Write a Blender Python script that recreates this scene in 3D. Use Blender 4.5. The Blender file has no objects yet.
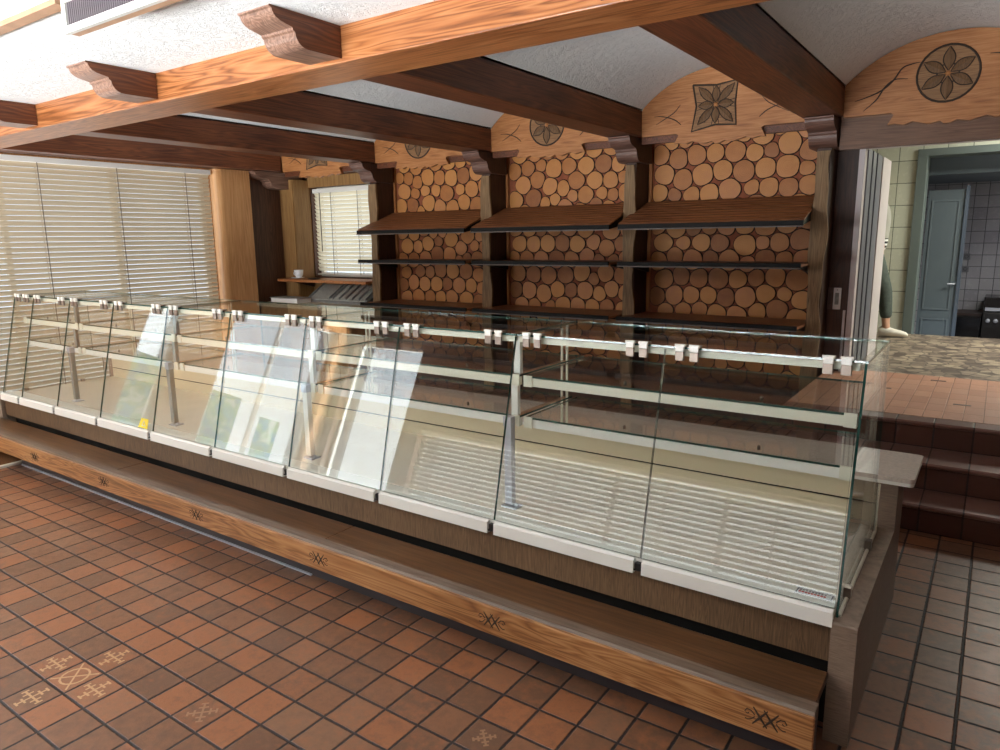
import bpy, bmesh, math, random
from mathutils import Vector, Matrix
random.seed(7)
PI = math.pi
C = bpy.context.scene.collection
SC = bpy.context.scene

# ------------------------------------------------------------------ helpers
class MB:
    """collects shapes in world coordinates; build() links them as ONE mesh object"""
    def __init__(s):
        s.v = []; s.f = []; s.m = []; s.sm = []; s.uv = {}
    def add(s, vs, fs, mat=0, smooth=False):
        o = len(s.v); s.v += [tuple(p) for p in vs]
        for f in fs:
            s.f.append(tuple(o + i for i in f)); s.m.append(mat); s.sm.append(smooth)
        return s
    def box(s, x0, x1, y0, y1, z0, z1, mat=0, edge=None, faces=None):
        vs = [(x0,y0,z0),(x1,y0,z0),(x1,y1,z0),(x0,y1,z0),(x0,y0,z1),(x1,y0,z1),(x1,y1,z1),(x0,y1,z1)]
        fs = [(0,3,2,1),(4,5,6,7),(0,1,5,4),(2,3,7,6),(1,2,6,5),(3,0,4,7)]
        o = len(s.v); s.v += vs
        for k, f in enumerate(fs):
            s.f.append(tuple(o+i for i in f)); s.sm.append(False)
            s.m.append(mat if not faces or k not in faces else faces[k])
        return s
    def hexa(s, vs, mat=0, faces=None):
        fs = [(0,3,2,1),(4,5,6,7),(0,1,5,4),(2,3,7,6),(1,2,6,5),(3,0,4,7)]
        o = len(s.v); s.v += [tuple(v) for v in vs]
        for k, f in enumerate(fs):
            s.f.append(tuple(o+i for i in f)); s.sm.append(False)
            s.m.append(mat if not faces or k not in faces else faces[k])
        return s
    def prism(s, poly, axis, a, b, mat=0, capmat=None):
        """poly: 2D points; axis 0: (y,z) along x; 1: (x,z) along y; 2: (x,y) along z"""
        n = len(poly)
        def P(p, t):
            return (t, p[0], p[1]) if axis == 0 else (p[0], t, p[1]) if axis == 1 else (p[0], p[1], t)
        vs = [P(p, a) for p in poly] + [P(p, b) for p in poly]
        s.add(vs, [(i, (i+1) % n, n+(i+1) % n, n+i) for i in range(n)], mat)
        cm = mat if capmat is None else capmat
        s.add([P(p, a) for p in poly], [tuple(range(n))[::-1]], cm)
        s.add([P(p, b) for p in poly], [tuple(range(n))], cm)
        return s
    def tube(s, pts, r, n=8, mat=0, cap=True, flat=None):
        pts = [Vector(p) for p in pts]; rs = r if isinstance(r, (list, tuple)) else [r]*len(pts)
        vs = []; ref = None
        for i, p in enumerate(pts):
            d = (pts[min(i+1, len(pts)-1)] - pts[max(i-1, 0)]).normalized()
            if ref is None or abs(ref.dot(d)) > .95:
                ref = Vector((0,0,1)) if abs(d.z) < .9 else Vector((1,0,0))
            u = d.cross(ref).normalized(); w = u.cross(d).normalized(); ref = w
            for k in range(n):
                a = 2*PI*k/n
                vs.append(p + u*(rs[i]*math.cos(a)) + w*(rs[i]*math.sin(a)))
        fs = []
        for i in range(len(pts)-1):
            for k in range(n):
                fs.append((i*n+k, i*n+(k+1) % n, (i+1)*n+(k+1) % n, (i+1)*n+k))
        s.add(vs, fs, mat, True)
        if cap:
            s.add(vs[:n], [tuple(range(n))[::-1]], mat); s.add(vs[-n:], [tuple(range(n))], mat)
        return s
    def lathe(s, prof, c, n=24, mat=0, axis='z'):
        vs = []
        for r, h in prof:
            for k in range(n):
                a = 2*PI*k/n
                q = (r*math.cos(a), r*math.sin(a), h)
                if axis == 'y': q = (q[0], -q[2], q[1])
                vs.append((c[0]+q[0], c[1]+q[1], c[2]+q[2]))
        fs = [(i*n+k, i*n+(k+1) % n, (i+1)*n+(k+1) % n, (i+1)*n+k) for i in range(len(prof)-1) for k in range(n)]
        s.add(vs, fs, mat, True); return s
    def build(s, name, mats, parent=None, bevel=0, solid=0):
        base = Vector((0,0,0)) if parent is None else world_base(parent)
        me = bpy.data.meshes.new(name)
        me.from_pydata([tuple(Vector(v)-base) for v in s.v], [], s.f)
        mats = mats if isinstance(mats, (list, tuple)) else [mats]
        for m in mats: me.materials.append(m)
        me.polygons.foreach_set('material_index', s.m)
        me.polygons.foreach_set('use_smooth', s.sm)
        if s.uv:
            uvl = me.uv_layers.new(name='UVMap')
            for p in me.polygons:
                for li, vi in zip(p.loop_indices, p.vertices):
                    uvl.data[li].uv = s.uv.get(vi, (0,0))
        me.update()
        o = bpy.data.objects.new(name, me); C.objects.link(o)
        if parent is not None: o.parent = parent
        if bevel:
            b = o.modifiers.new('bevel', 'BEVEL'); b.width = bevel; b.segments = 2; b.limit_method = 'ANGLE'; b.angle_limit = .6
        return o

def world_base(o):
    p = Vector((0,0,0))
    while o is not None:
        p += Vector(o.location); o = o.parent
    return p

def tag(o, label, cat, group=None, kind=None):
    if label: o['label'] = label
    if cat: o['category'] = cat
    if group: o['group'] = group
    if kind: o['kind'] = kind
    return o
def thing(name, label, cat, loc=(0,0,0), group=None):
    o = bpy.data.objects.new(name, None); C.objects.link(o); o.location = loc
    o.empty_display_size = .05
    return tag(o, label, cat, group)
def struct(name, mb, mats, parent=None, bevel=0):
    o = mb.build(name, mats, parent, bevel)
    if parent is None: o['kind'] = 'structure'
    return o

# ------------------------------------------------------------------ materials
def srgb(r, g, b):
    f = lambda c: (c/255/12.92) if c/255 <= .04045 else ((c/255+.055)/1.055)**2.4
    return (f(r), f(g), f(b), 1)
def newmat(name):
    m = bpy.data.materials.new(name); m.use_nodes = True
    nt = m.node_tree; b = nt.nodes.get('Principled BSDF')
    return m, nt, b
def N(nt, t, **kw):
    n = nt.nodes.new(t)
    for k, v in kw.items(): setattr(n, k, v)
    return n
def math_(nt, op, a, b=None, c=None, clamp=False):
    n = N(nt, 'ShaderNodeMath', operation=op); n.use_clamp = clamp
    for i, x in enumerate((a, b, c)):
        if x is None: continue
        if hasattr(x, 'is_output') or isinstance(x, bpy.types.NodeSocket): nt.links.new(x, n.inputs[i])
        else: n.inputs[i].default_value = x
    return n.outputs[0]
def ramp(nt, fac, stops):
    r = N(nt, 'ShaderNodeValToRGB'); e = r.color_ramp.elements
    while len(e) < len(stops): e.new(.5)
    for el, (p, c) in zip(e, stops): el.position = p; el.color = c
    nt.links.new(fac, r.inputs[0]); return r.outputs[0]
def plain(name, col, rough=.5, metal=0, spec=.5, noise=0, nscale=20):
    m, nt, b = newmat(name)
    b.inputs['Base Color'].default_value = col; b.inputs['Roughness'].default_value = rough
    b.inputs['Metallic'].default_value = metal; b.inputs['Specular IOR Level'].default_value = spec
    if noise:
        tc = N(nt, 'ShaderNodeTexCoord'); nz = N(nt, 'ShaderNodeTexNoise'); nz.inputs['Scale'].default_value = nscale
        nz.inputs['Detail'].default_value = 4
        nt.links.new(tc.outputs['Object'], nz.inputs['Vector'])
        lo = tuple(c*(1-noise) for c in col[:3])+(1,); hi = tuple(min(1, c*(1+noise)) for c in col[:3])+(1,)
        nt.links.new(ramp(nt, nz.outputs['Fac'], [(.3, lo), (.7, hi)]), b.inputs['Base Color'])
    return m
def wood(name, dark, mid, light, axis='X', scale=1., rough=.45, rings=.5, bump=.15, spec=.4):
    m, nt, b = newmat(name)
    tc = N(nt, 'ShaderNodeTexCoord'); mp = N(nt, 'ShaderNodeMapping')
    along, across = .75*scale, 14*scale
    mp.inputs['Scale'].default_value = {'X': (along, across, across), 'Y': (across, along, across), 'Z': (across, across, along), 'XY': (along*2, along*2, across*2)}[axis]
    nt.links.new(tc.outputs['Object'], mp.inputs['Vector'])
    n1 = N(nt, 'ShaderNodeTexNoise'); n1.inputs['Scale'].default_value = 1.; n1.inputs['Detail'].default_value = 2; n1.inputs['Distortion'].default_value = .6
    nt.links.new(mp.outputs[0], n1.inputs['Vector'])
    # growth rings: the noise field read as contour lines
    rg = math_(nt, 'FRACT', math_(nt, 'MULTIPLY', n1.outputs['Fac'], 13.0))
    rg = math_(nt, 'ABSOLUTE', math_(nt, 'SUBTRACT', math_(nt, 'MULTIPLY', rg, 2.), 1.))
    n2 = N(nt, 'ShaderNodeTexNoise'); n2.inputs['Scale'].default_value = 6.; n2.inputs['Detail'].default_value = 6; n2.inputs['Roughness'].default_value = .65
    nt.links.new(mp.outputs[0], n2.inputs['Vector'])
    n3 = N(nt, 'ShaderNodeTexNoise'); n3.inputs['Scale'].default_value = 1.3; n3.inputs['Detail'].default_value = 2
    nt.links.new(tc.outputs['Object'], n3.inputs['Vector'])
    f = math_(nt, 'ADD', math_(nt, 'MULTIPLY', rg, rings*.6), math_(nt, 'MULTIPLY', n2.outputs['Fac'], 1-rings*.6))
    f = math_(nt, 'ADD', f, math_(nt, 'MULTIPLY', math_(nt, 'SUBTRACT', n3.outputs['Fac'], .5), .5))
    col = ramp(nt, f, [(.14, dark), (.46, mid), (.82, light)])
    nt.links.new(col, b.inputs['Base Color'])
    b.inputs['Roughness'].default_value = rough; b.inputs['Specular IOR Level'].default_value = spec
    if bump:
        bp = N(nt, 'ShaderNodeBump'); bp.inputs['Strength'].default_value = bump; bp.inputs['Distance'].default_value = .004
        nt.links.new(f, bp.inputs['Height']); nt.links.new(bp.outputs[0], b.inputs['Normal'])
    return m
def tiles(name, ax, pitch, off, grout, cols, gcol, rough=.4, bump=.5, vary=.25, spec=.5, groutvar=None):
    """square tiles in the plane of the two object axes ax, with a per-tile colour"""
    m, nt, b = newmat(name)
    tc = N(nt, 'ShaderNodeTexCoord'); sp = N(nt, 'ShaderNodeSeparateXYZ'); nt.links.new(tc.outputs['Object'], sp.inputs[0])
    ids = []; ed = []
    for k, a in enumerate(ax):
        u = math_(nt, 'DIVIDE', math_(nt, 'SUBTRACT', sp.outputs['XYZ'.index(a)], off[k]), pitch[k])
        ids.append(math_(nt, 'FLOOR', u)); fr = math_(nt, 'FRACT', u)
        e = math_(nt, 'MINIMUM', fr, math_(nt, 'SUBTRACT', 1., fr))
        ed.append(math_(nt, 'MULTIPLY', e, pitch[k]))
    d = math_(nt, 'MINIMUM', ed[0], ed[1])
    nz = N(nt, 'ShaderNodeTexNoise'); nz.inputs['Scale'].default_value = 60; nz.inputs['Detail'].default_value = 3
    nt.links.new(tc.outputs['Object'], nz.inputs['Vector'])
    d = math_(nt, 'ADD', d, math_(nt, 'MULTIPLY', math_(nt, 'SUBTRACT', nz.outputs['Fac'], .5), .004))
    mr = N(nt, 'ShaderNodeMapRange'); mr.interpolation_type = 'SMOOTHSTEP'
    mr.inputs['From Min'].default_value = grout*.35; mr.inputs['From Max'].default_value = grout*.9
    nt.links.new(d, mr.inputs['Value']); mask = mr.outputs[0]
    cb = N(nt, 'ShaderNodeCombineXYZ'); nt.links.new(ids[0], cb.inputs[0]); nt.links.new(ids[1], cb.inputs[1])
    wn = N(nt, 'ShaderNodeTexWhiteNoise'); wn.noise_dimensions = '3D'; nt.links.new(cb.outputs[0], wn.inputs['Vector'])
    n2 = N(nt, 'ShaderNodeTexNoise'); n2.inputs['Scale'].default_value = 22; n2.inputs['Detail'].default_value = 6; n2.inputs['Roughness'].default_value = .7
    nt.links.new(tc.outputs['Object'], n2.inputs['Vector'])
    f = math_(nt, 'ADD', math_(nt, 'MULTIPLY', wn.outputs['Value'], 1-vary), math_(nt, 'MULTIPLY', n2.outputs['Fac'], vary))
    k = len(cols)
    tcol = ramp(nt, f, [((i+.5)/k, c) for i, c in enumerate(cols)])
    mx = N(nt, 'ShaderNodeMix', data_type='RGBA'); nt.links.new(mask, mx.inputs[0])
    mx.inputs[6].default_value = gcol; nt.links.new(tcol, mx.inputs[7])
    nt.links.new(mx.outputs[2], b.inputs['Base Color'])
    rr = math_(nt, 'ADD', rough, math_(nt, 'MULTIPLY', math_(nt, 'SUBTRACT', 1., mask), .25))
    rr = math_(nt, 'ADD', rr, math_(nt, 'MULTIPLY', math_(nt, 'SUBTRACT', n2.outputs['Fac'], .5), .3))
    nt.links.new(rr, b.inputs['Roughness']); b.inputs['Specular IOR Level'].default_value = spec
    bp = N(nt, 'ShaderNodeBump'); bp.inputs['Strength'].default_value = bump; bp.inputs['Distance'].default_value = .004
    h = math_(nt, 'ADD', mask, math_(nt, 'MULTIPLY', n2.outputs['Fac'], .35))
    nt.links.new(h, bp.inputs['Height']); nt.links.new(bp.outputs[0], b.inputs['Normal'])
    return m
def glass(name, tint, refl=1., graze=.95):
    m, nt, b = newmat(name); nt.nodes.remove(b)
    out = nt.nodes['Material Output']
    tr = N(nt, 'ShaderNodeBsdfTransparent'); tr.inputs[0].default_value = tint
    gl = N(nt, 'ShaderNodeBsdfGlossy'); gl.inputs['Roughness'].default_value = 0.0; gl.inputs[0].default_value = (1,1,1,1)
    lw = N(nt, 'ShaderNodeLayerWeight'); lw.inputs[0].default_value = .5
    f = math_(nt, 'POWER', lw.outputs['Facing'], 5.)
    f = math_(nt, 'ADD', math_(nt, 'MULTIPLY', f, graze), .045*refl, clamp=True)
    mx = N(nt, 'ShaderNodeMixShader'); nt.links.new(f, mx.inputs[0]); nt.links.new(tr.outputs[0], mx.inputs[1]); nt.links.new(gl.outputs[0], mx.inputs[2])
    nt.links.new(mx.outputs[0], out.inputs['Surface']); return m
def translucent(name, col, amt=.35, rough=.5):
    m, nt, b = newmat(name); out = nt.nodes['Material Output']
    b.inputs['Base Color'].default_value = col; b.inputs['Roughness'].default_value = rough
    t = N(nt, 'ShaderNodeBsdfTranslucent'); t.inputs[0].default_value = col
    mx = N(nt, 'ShaderNodeMixShader'); mx.inputs[0].default_value = amt
    nt.links.new(b.outputs[0], mx.inputs[1]); nt.links.new(t.outputs[0], mx.inputs[2]); nt.links.new(mx.outputs[0], out.inputs['Surface'])
    return m
def plaster(name, col):
    m, nt, b = newmat(name)
    tc = N(nt, 'ShaderNodeTexCoord'); v = N(nt, 'ShaderNodeTexVoronoi'); v.feature = 'DISTANCE_TO_EDGE'; v.inputs['Scale'].default_value = 9
    nz = N(nt, 'ShaderNodeTexNoise'); nz.inputs['Scale'].default_value = 14; nz.inputs['Detail'].default_value = 5; nz.inputs['Distortion'].default_value = 1.5
    nt.links.new(tc.outputs['Object'], nz.inputs['Vector'])
    ad = N(nt, 'ShaderNodeVectorMath', operation='MULTIPLY_ADD'); ad.inputs[1].default_value = (.35,.35,.35)
    nt.links.new(nz.outputs['Color'], ad.inputs[0]); nt.links.new(tc.outputs['Object'], ad.inputs[2]); nt.links.new(ad.outputs[0], v.inputs['Vector'])
    st = N(nt, 'ShaderNodeMapRange'); st.inputs['From Max'].default_value = .07; nt.links.new(v.outputs['Distance'], st.inputs['Value'])
    h = math_(nt, 'ADD', math_(nt, 'MULTIPLY', st.outputs[0], .5), nz.outputs['Fac'])
    bp = N(nt, 'ShaderNodeBump'); bp.inputs['Strength'].default_value = .55; bp.inputs['Distance'].default_value = .012
    nt.links.new(h, bp.inputs['Height']); nt.links.new(bp.outputs[0], b.inputs['Normal'])
    b.inputs['Base Color'].default_value = col; b.inputs['Roughness'].default_value = .9; b.inputs['Specular IOR Level'].default_value = .1
    return m

S = srgb
M = {}
M['pine_beam'] = wood('pine_beam', S(84,44,20), S(150,92,52), S(178,120,76), 'X', .75, .34, .75)
M['dark_beam'] = wood('dark_beam', S(46,25,16), S(94,53,34), S(130,78,48), 'Y', .8, .42, .5)
M['dark_end'] = wood('dark_end', S(70,48,38), S(128,96,80), S(160,128,110), 'Y', .8, .4, .6)
M['capital'] = wood('capital', S(56,38,34), S(104,76,66), S(134,104,92), 'X', 1, .45, .4)
M['lintel'] = wood('lintel', S(66,44,32), S(102,72,54), S(128,94,72), 'X', 1, .5, .4)
M['pine_panel'] = wood('pine_panel', S(108,62,30), S(162,106,60), S(188,134,86), 'X', .9, .5, .3)
M['carve'] = plain('carve', S(48,33,22), .8)
M['carve_fill'] = wood('carve_fill', S(62,44,28), S(98,70,44), S(128,94,60), 'Z', 2, .7, .3)
M['carve_back'] = wood('carve_back', S(80,56,34), S(128,92,58), S(150,112,74), 'X', 1.5, .6, .4)
M['oak_front'] = wood('oak_front', S(88,52,24), S(148,98,56), S(180,132,86), 'X', 1.1, .4, .7)
M['bench_top'] = wood('bench_top', S(42,26,15), S(80,52,30), S(112,78,50), 'X', .7, .3, .2)
M['nosing'] = wood('nosing', S(60,46,36), S(98,80,66), S(128,108,92), 'X', 1, .4, .2)
M['fascia'] = wood('fascia', S(46,32,20), S(94,70,48), S(126,98,70), 'Z', 2.6, .5, .3)
M['end_panel'] = wood('end_panel', S(84,68,54), S(126,106,90), S(152,132,114), 'XY', 2.2, .5, .2)
M['kick'] = plain('kick', S(52,46,50), .35)
M['black'] = plain('black', S(22,19,18), .45)
M['gap'] = plain('gap', S(14,11,10), .9)
M['steel'] = plain('steel', S(184,188,198), .38, .35)
M['chrome'] = plain('chrome', S(132,124,116), .3, 1.)
M['clip'] = plain('clip', S(128,112,100), .3, .3)
M['steel_grey'] = plain('steel_grey', S(138,144,142), .35, .4)
M['white_alu'] = plain('white_alu', S(236,234,226), .35)
M['cream'] = plain('cream', S(226,222,204), .4)
M['deck'] = plain('deck', S(234,225,210), .14, 0, .5, .03, 6)
M['back_laminate'] = plain('back_laminate', S(226,210,180), .4)
M['slab'] = plain('slab', S(206,192,182), .35, 0, .5, .12, 90)
M['glass'] = glass('glass', (.968,.986,.98,1))
M['shelf_glass'] = glass('shelf_glass', (.965,.975,.965,1), .6, .6)
M['window_glass'] = glass('window_glass', (.97,.98,.98,1))
M['glass_edge'] = plain('glass_edge', S(38,74,66), .12)
M['slat'] = wood('slat', S(76,42,22), S(128,78,46), S(158,104,66), 'X', 1.2, .45, .4)
M['lip'] = plain('lip', S(15,12,12), .5, 0, .2)
M['pale_strip'] = plain('pale_strip', S(112,100,92), .4)
M['post_front'] = wood('post_front', S(78,56,34), S(126,98,66), S(152,122,86), 'Z', 1.2, .6, .5, .4)
M['post_dark'] = wood('post_dark', S(30,17,12), S(60,36,26), S(84,52,38), 'Z', .9, .5, .4)
M['wall_wood'] = wood('wall_wood', S(52,32,22), S(86,56,40), S(112,78,56), 'Z', .8, .5, .4)
M['trim_wood'] = wood('trim_wood', S(120,70,34), S(166,104,56), S(190,130,80), 'Z', 1, .5, .4)
M['column_wood'] = wood('column_wood', S(158,106,60), S(196,144,94), S(218,170,120), 'Z', .6, .35, .3)
M['plank_wood'] = wood('plank_wood', S(104,72,38), S(148,110,66), S(172,134,88), 'Z', .7, .45, .3)
M['plaster'] = plaster('plaster', S(236,238,238))
M['blind'] = translucent('blind', S(196,180,154), .25)
M['blind_warm'] = translucent('blind_warm', S(232,222,196), .4)
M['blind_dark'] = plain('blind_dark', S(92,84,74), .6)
M['cord'] = plain('cord', S(84,72,60), .8)
M['batten'] = plain('batten', S(168,132,104), .5, 0, .3, .15, 12)
M['vent_frame'] = plain('vent_frame', S(196,194,188), .4)
M['vent_dark'] = plain('vent_dark', S(28,26,30), .7)
M['vent_fin'] = plain('vent_fin', S(150,140,146), .4, .6)
M['floor'] = tiles('floor', 'XY', (.1478,.147), (-1.303,1.7125), .0078,
    [S(88,62,48), S(128,86,60), S(104,74,56), S(148,94,62), S(126,92,70), S(110,74,52)], S(38,31,32), .36, .8, .5)
M['riser'] = tiles('riser', 'XZ', (.2,.16), (-.13,0), .008, [S(62,32,24), S(84,48,34), S(70,40,30)], S(34,20,18), .4)
M['landing'] = tiles('landing', 'XY', (.105,.21), (-.2,4.985), .004, [S(176,124,98), S(198,146,118), S(186,134,108), S(192,144,120)], S(140,104,86), .5, .3)
M['nose_tile'] = tiles('nose_tile', 'XZ', (.2,3), (-.13,-1), .006, [S(110,76,66), S(134,96,84)], S(40,24,22), .35)
M['kitchen_tile'] = tiles('kitchen_tile', 'XZ', (.225,.236), (-1.02,.24), .006, [S(196,198,180), S(206,208,190), S(200,202,184)], S(92,98,84), .25, .3)
M['grey_tile'] = tiles('grey_tile', 'XZ', (.15,.15), (-.5,.1), .006, [S(150,148,154), S(168,166,172), S(158,156,160)], S(70,70,76), .25, .3)
M['green_paint'] = plain('green_paint', S(98,108,105), .5)
M['blue_door'] = plain('blue_door', S(84,94,100), .5)
M['alu_grey'] = plain('alu_grey', S(122,122,130), .4, .3)
M['alu_white'] = plain('alu_white', S(212,202,202), .4)
M['brown_plate'] = plain('brown_plate', S(92,66,58), .4)
M['white_plastic'] = plain('white_plastic', S(236,236,236), .3)
M['grey_metal'] = plain('grey_metal', S(150,152,150), .55, .2, .5, .2, 40)
M['counter_beige'] = plain('counter_beige', S(206,192,162), .4)
M['porcelain'] = plain('porcelain', S(240,242,246), .15)
M['coir'] = plain('coir', S(112,74,44), .95, 0, .1, .3, 120)
M['mat_edge'] = plain('mat_edge', S(226,216,196), .5)
M['black_gloss'] = plain('black_gloss', S(14,14,17), .2)
M['red_print'] = plain('red_print', S(196,60,52), .5)
M['grey_print'] = plain('grey_print', S(96,96,104), .5)
M['yellow'] = plain('yellow', S(232,206,48), .5)
M['tile_mark'] = plain('tile_mark', S(196,160,122), .6)
def mosaic():
    m, nt, b = newmat('mosaic')
    tc = N(nt, 'ShaderNodeTexCoord')
    v = N(nt, 'ShaderNodeTexVoronoi'); v.inputs['Scale'].default_value = 11
    e = N(nt, 'ShaderNodeTexVoronoi'); e.feature = 'DISTANCE_TO_EDGE'; e.inputs['Scale'].default_value = 11
    for q in (v, e): nt.links.new(tc.outputs['Object'], q.inputs['Vector'])
    sx = N(nt, 'ShaderNodeSeparateColor'); nt.links.new(v.outputs['Color'], sx.inputs[0])
    c = ramp(nt, sx.outputs[0], [(.1, S(96,84,74)), (.5, S(138,122,106)), (.9, S(168,152,130))])
    mx = N(nt, 'ShaderNodeMix', data_type='RGBA')
    mr = N(nt, 'ShaderNodeMapRange'); mr.inputs['From Max'].default_value = .08; nt.links.new(e.outputs['Distance'], mr.inputs['Value'])
    nt.links.new(mr.outputs[0], mx.inputs[0]); mx.inputs[6].default_value = S(72,64,58); nt.links.new(c, mx.inputs[7])
    nt.links.new(mx.outputs[2], b.inputs['Base Color']); b.inputs['Roughness'].default_value = .45
    return m
M['mosaic'] = mosaic()
def log_face():
    m, nt, b = newmat('log_face')
    g = N(nt, 'ShaderNodeNewGeometry'); uv = N(nt, 'ShaderNodeUVMap')
    ln = N(nt, 'ShaderNodeVectorMath', operation='LENGTH'); nt.links.new(uv.outputs[0], ln.inputs[0])
    tc = N(nt, 'ShaderNodeTexCoord'); nz = N(nt, 'ShaderNodeTexNoise'); nz.inputs['Scale'].default_value = 14; nz.inputs['Detail'].default_value = 4
    nt.links.new(tc.outputs['Object'], nz.inputs['Vector'])
    rd = math_(nt, 'ADD', ln.outputs['Value'], math_(nt, 'MULTIPLY', nz.outputs['Fac'], .35))
    rg = math_(nt, 'ABSOLUTE', math_(nt, 'SUBTRACT', math_(nt, 'MULTIPLY', math_(nt, 'FRACT', math_(nt, 'MULTIPLY', rd, 7.)), 2.), 1.))
    f = math_(nt, 'ADD', math_(nt, 'MULTIPLY', g.outputs['Random Per Island'], .62), math_(nt, 'MULTIPLY', rg, .1))
    f = math_(nt, 'ADD', f, math_(nt, 'MULTIPLY', nz.outputs['Fac'], .28))
    nt.links.new(ramp(nt, f, [(.12, S(140,82,42)), (.4, S(178,114,56)), (.62, S(196,134,70)), (.9, S(176,112,74))]), b.inputs['Base Color'])
    b.inputs['Roughness'].default_value = .55; return m
M['log_face'] = log_face()
M['bark'] = plain('bark', S(52,30,22), .9)
M['mortar'] = plain('mortar', S(146,86,62), .9, 0, .2, .15, 20)

# ------------------------------------------------------------------ camera
yaw, pitch, roll, F = -6.10590365e-01, 1.90825301e-01, -1.35830601e-02, 710.0
cy, sy, cp, sp = math.cos(yaw), math.sin(yaw), math.cos(pitch), math.sin(pitch)
fw = Vector((sy*cp, cy*cp, -sp)); r0 = Vector((cy, -sy, 0)); u0 = r0.cross(fw)
rr = r0*math.cos(roll) + u0*math.sin(roll); uu = -r0*math.sin(roll) + u0*math.cos(roll)
cam = bpy.data.cameras.new('camera'); co = bpy.data.objects.new('camera', cam); C.objects.link(co)
Rm = Matrix((rr, uu, -fw)).transposed().to_4x4(); Rm.translation = Vector((0, 0, 1.6))
co.matrix_world = Rm
cam.sensor_width = 36; cam.sensor_fit = 'HORIZONTAL'; cam.lens = F/1000*36; cam.clip_start = .05
SC.camera = co

# ------------------------------------------------------------------ setting
XL, XR, YF, YB, ZL = -7.75, 1.7, -2.3, 6.42, .48          # left wall, right wall, front wall, back wall, landing height
CX = [-7.59, -5.99, -4.39, -2.79, -1.19, .41]              # beam / post centres
m = MB(); m.box(XL-.25, XR+.2, YF-.25, YB+.2, -.1, 0)
floor = struct('floor', m, M['floor'])
# steps to the kitchen landing
XS = -1.10
ste = thing('tiled_steps', 'dark brown tiled steps rising to the kitchen doorway', 'steps', (.7, 4.25, 0))
ys = [4.255, 4.52, 4.85]; TH = .16
for k, y0 in enumerate(ys):
    y1 = ys[k+1] if k < 2 else YB-.05
    MB().box(XS, XR-.004, y0+.012, y1+.012, max(TH*k, .001), TH*(k+1)-.012, 0).build('riser', M['riser'], ste)
    m = MB()
    if k < 2:
        pts = [(y0, TH*(k+1)-.03), (y0-.012, TH*(k+1)-.022), (y0-.014, TH*(k+1)-.01), (y0-.006, TH*(k+1)-.001), (y0+.012, TH*(k+1)), (y1+.012, TH*(k+1)), (y1+.012, TH*(k+1)-.012), (y0+.012, TH*(k+1)-.012)]
        m.prism(pts[::-1], 0, XS, XR-.004); m.build('tread', M['nose_tile'], ste)
    else:
        pts = [(y0, ZL-.03), (y0-.012, ZL-.022), (y0-.014, ZL-.01), (y0-.006, ZL-.001), (y0+.012, ZL), (y0+.125, ZL), (y0+.125, ZL-.012), (y0+.012, ZL-.012)]
        m.prism(pts[::-1], 0, XS, XR-.004); m.build('tread', M['nose_tile'], ste)
m = MB(); m.box(XS, XR, 4.985, 6.48, ZL-.0119, ZL)
struct('floor_landing', m, M['landing'])
m = MB(); m.box(-2.6, 2.6, 6.48, 9.12, ZL-.05, ZL)
struct('floor_kitchen', m, M['mosaic'])
lf = bpy.data.objects['floor_landing']
for x0, x1, y0 in ((-.352, -.25, 6.27), (-.166, -.065, 5.44), (-.605, -.564, 5.775)):
    MB().box(x0, x1, y0, y0+.035, ZL-.004, ZL+.0012).build('drain_slot', M['brown_plate'], lf)

# ceiling: flat plaster in front of the main beam, barrel vaults behind it
ZC = 2.6
def arc(c, n=20, half=.68, z0=2.66, rise=.29):
    R = (half*half+rise*rise)/(2*rise); out = []
    for i in range(n+1):
        dx = -half+2*half*i/n
        out.append((c+dx, z0 + math.sqrt(R*R-dx*dx)-(R-rise)))
    return out
m = MB(); m.box(XL, XR, YF, 2.56, ZC, ZC+.06)
struct('ceiling', m, M['plaster'])
bays = [(a+b)/2 for a, b in zip(CX[:-1], CX[1:])] + [1.21]
m = MB()
for c in bays:
    a = arc(c); n = len(a)
    vs = [(x, 2.84, z) for x, z in a] + [(x, YB, z) for x, z in a]
    m.add(vs, [(i, i+1, n+i+1, n+i) for i in range(n-1)], 0, True)
    m.add([(x, 2.84, z) for x, z in a] + [(a[-1][0], 2.84, 2.5), (a[0][0], 2.84, 2.5)], [tuple(range(n+2))])
for c in CX:
    m.box(c-.13, c+.13, 2.84, YB, 2.655, 2.7)
struct('ceiling_vaults', m, M['plaster'])
m = MB(); m.box(XL, XR, YF, YB, 3.0, 3.05)
struct('ceiling_slab', m, M['plaster'])

# walls
WY0, WY1, WZ0, WZ1 = 1.9, 5.14, .06, 2.42          # left blind window
DY0, DY1 = -2.1, -.4
EY0, EY1 = .2, .65                               # glazed entrance further forward on the left wall
m = MB()
m.box(XL-.2, XL, YF, YB, 2.42, 3.0); m.box(XL-.2, XL, WY1, YB, 0, 2.42); m.box(XL-.2, XL, WY0, WY1, 0, WZ0)
m.box(XL-.2, XL, DY1, EY0, 0, 2.42); m.box(XL-.2, XL, EY1, WY0, 0, 2.42); m.box(XL-.2, XL, YF, DY0, 0, 2.42)
struct('wall_left', m, M['column_wood'])
BX0, BX1, BZ0, BZ1 = -7.46, -6.33, 1.13, 2.27      # back window
m = MB()
m.box(XL-.2, BX0, YB, YB+.2, 0, 3.0); m.box(BX1, -.97, YB, YB+.2, 0, 3.0); m.box(BX0, BX1, YB, YB+.2, 0, BZ0); m.box(BX0, BX1, YB, YB+.2, BZ1, 3.0)
m.box(-.97, XR, YB, YB+.2, 2.30, 3.0); m.box(.75, XR, YB, YB+.2, ZL, 2.30); m.box(-.97, XR, YB, YB+.04, 0, ZL-.06)
struct('wall_back', m, M['wall_wood'])
FX0, FX1, FZ0, FZ1 = -6.0, -.8, .35, 1.3
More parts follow.
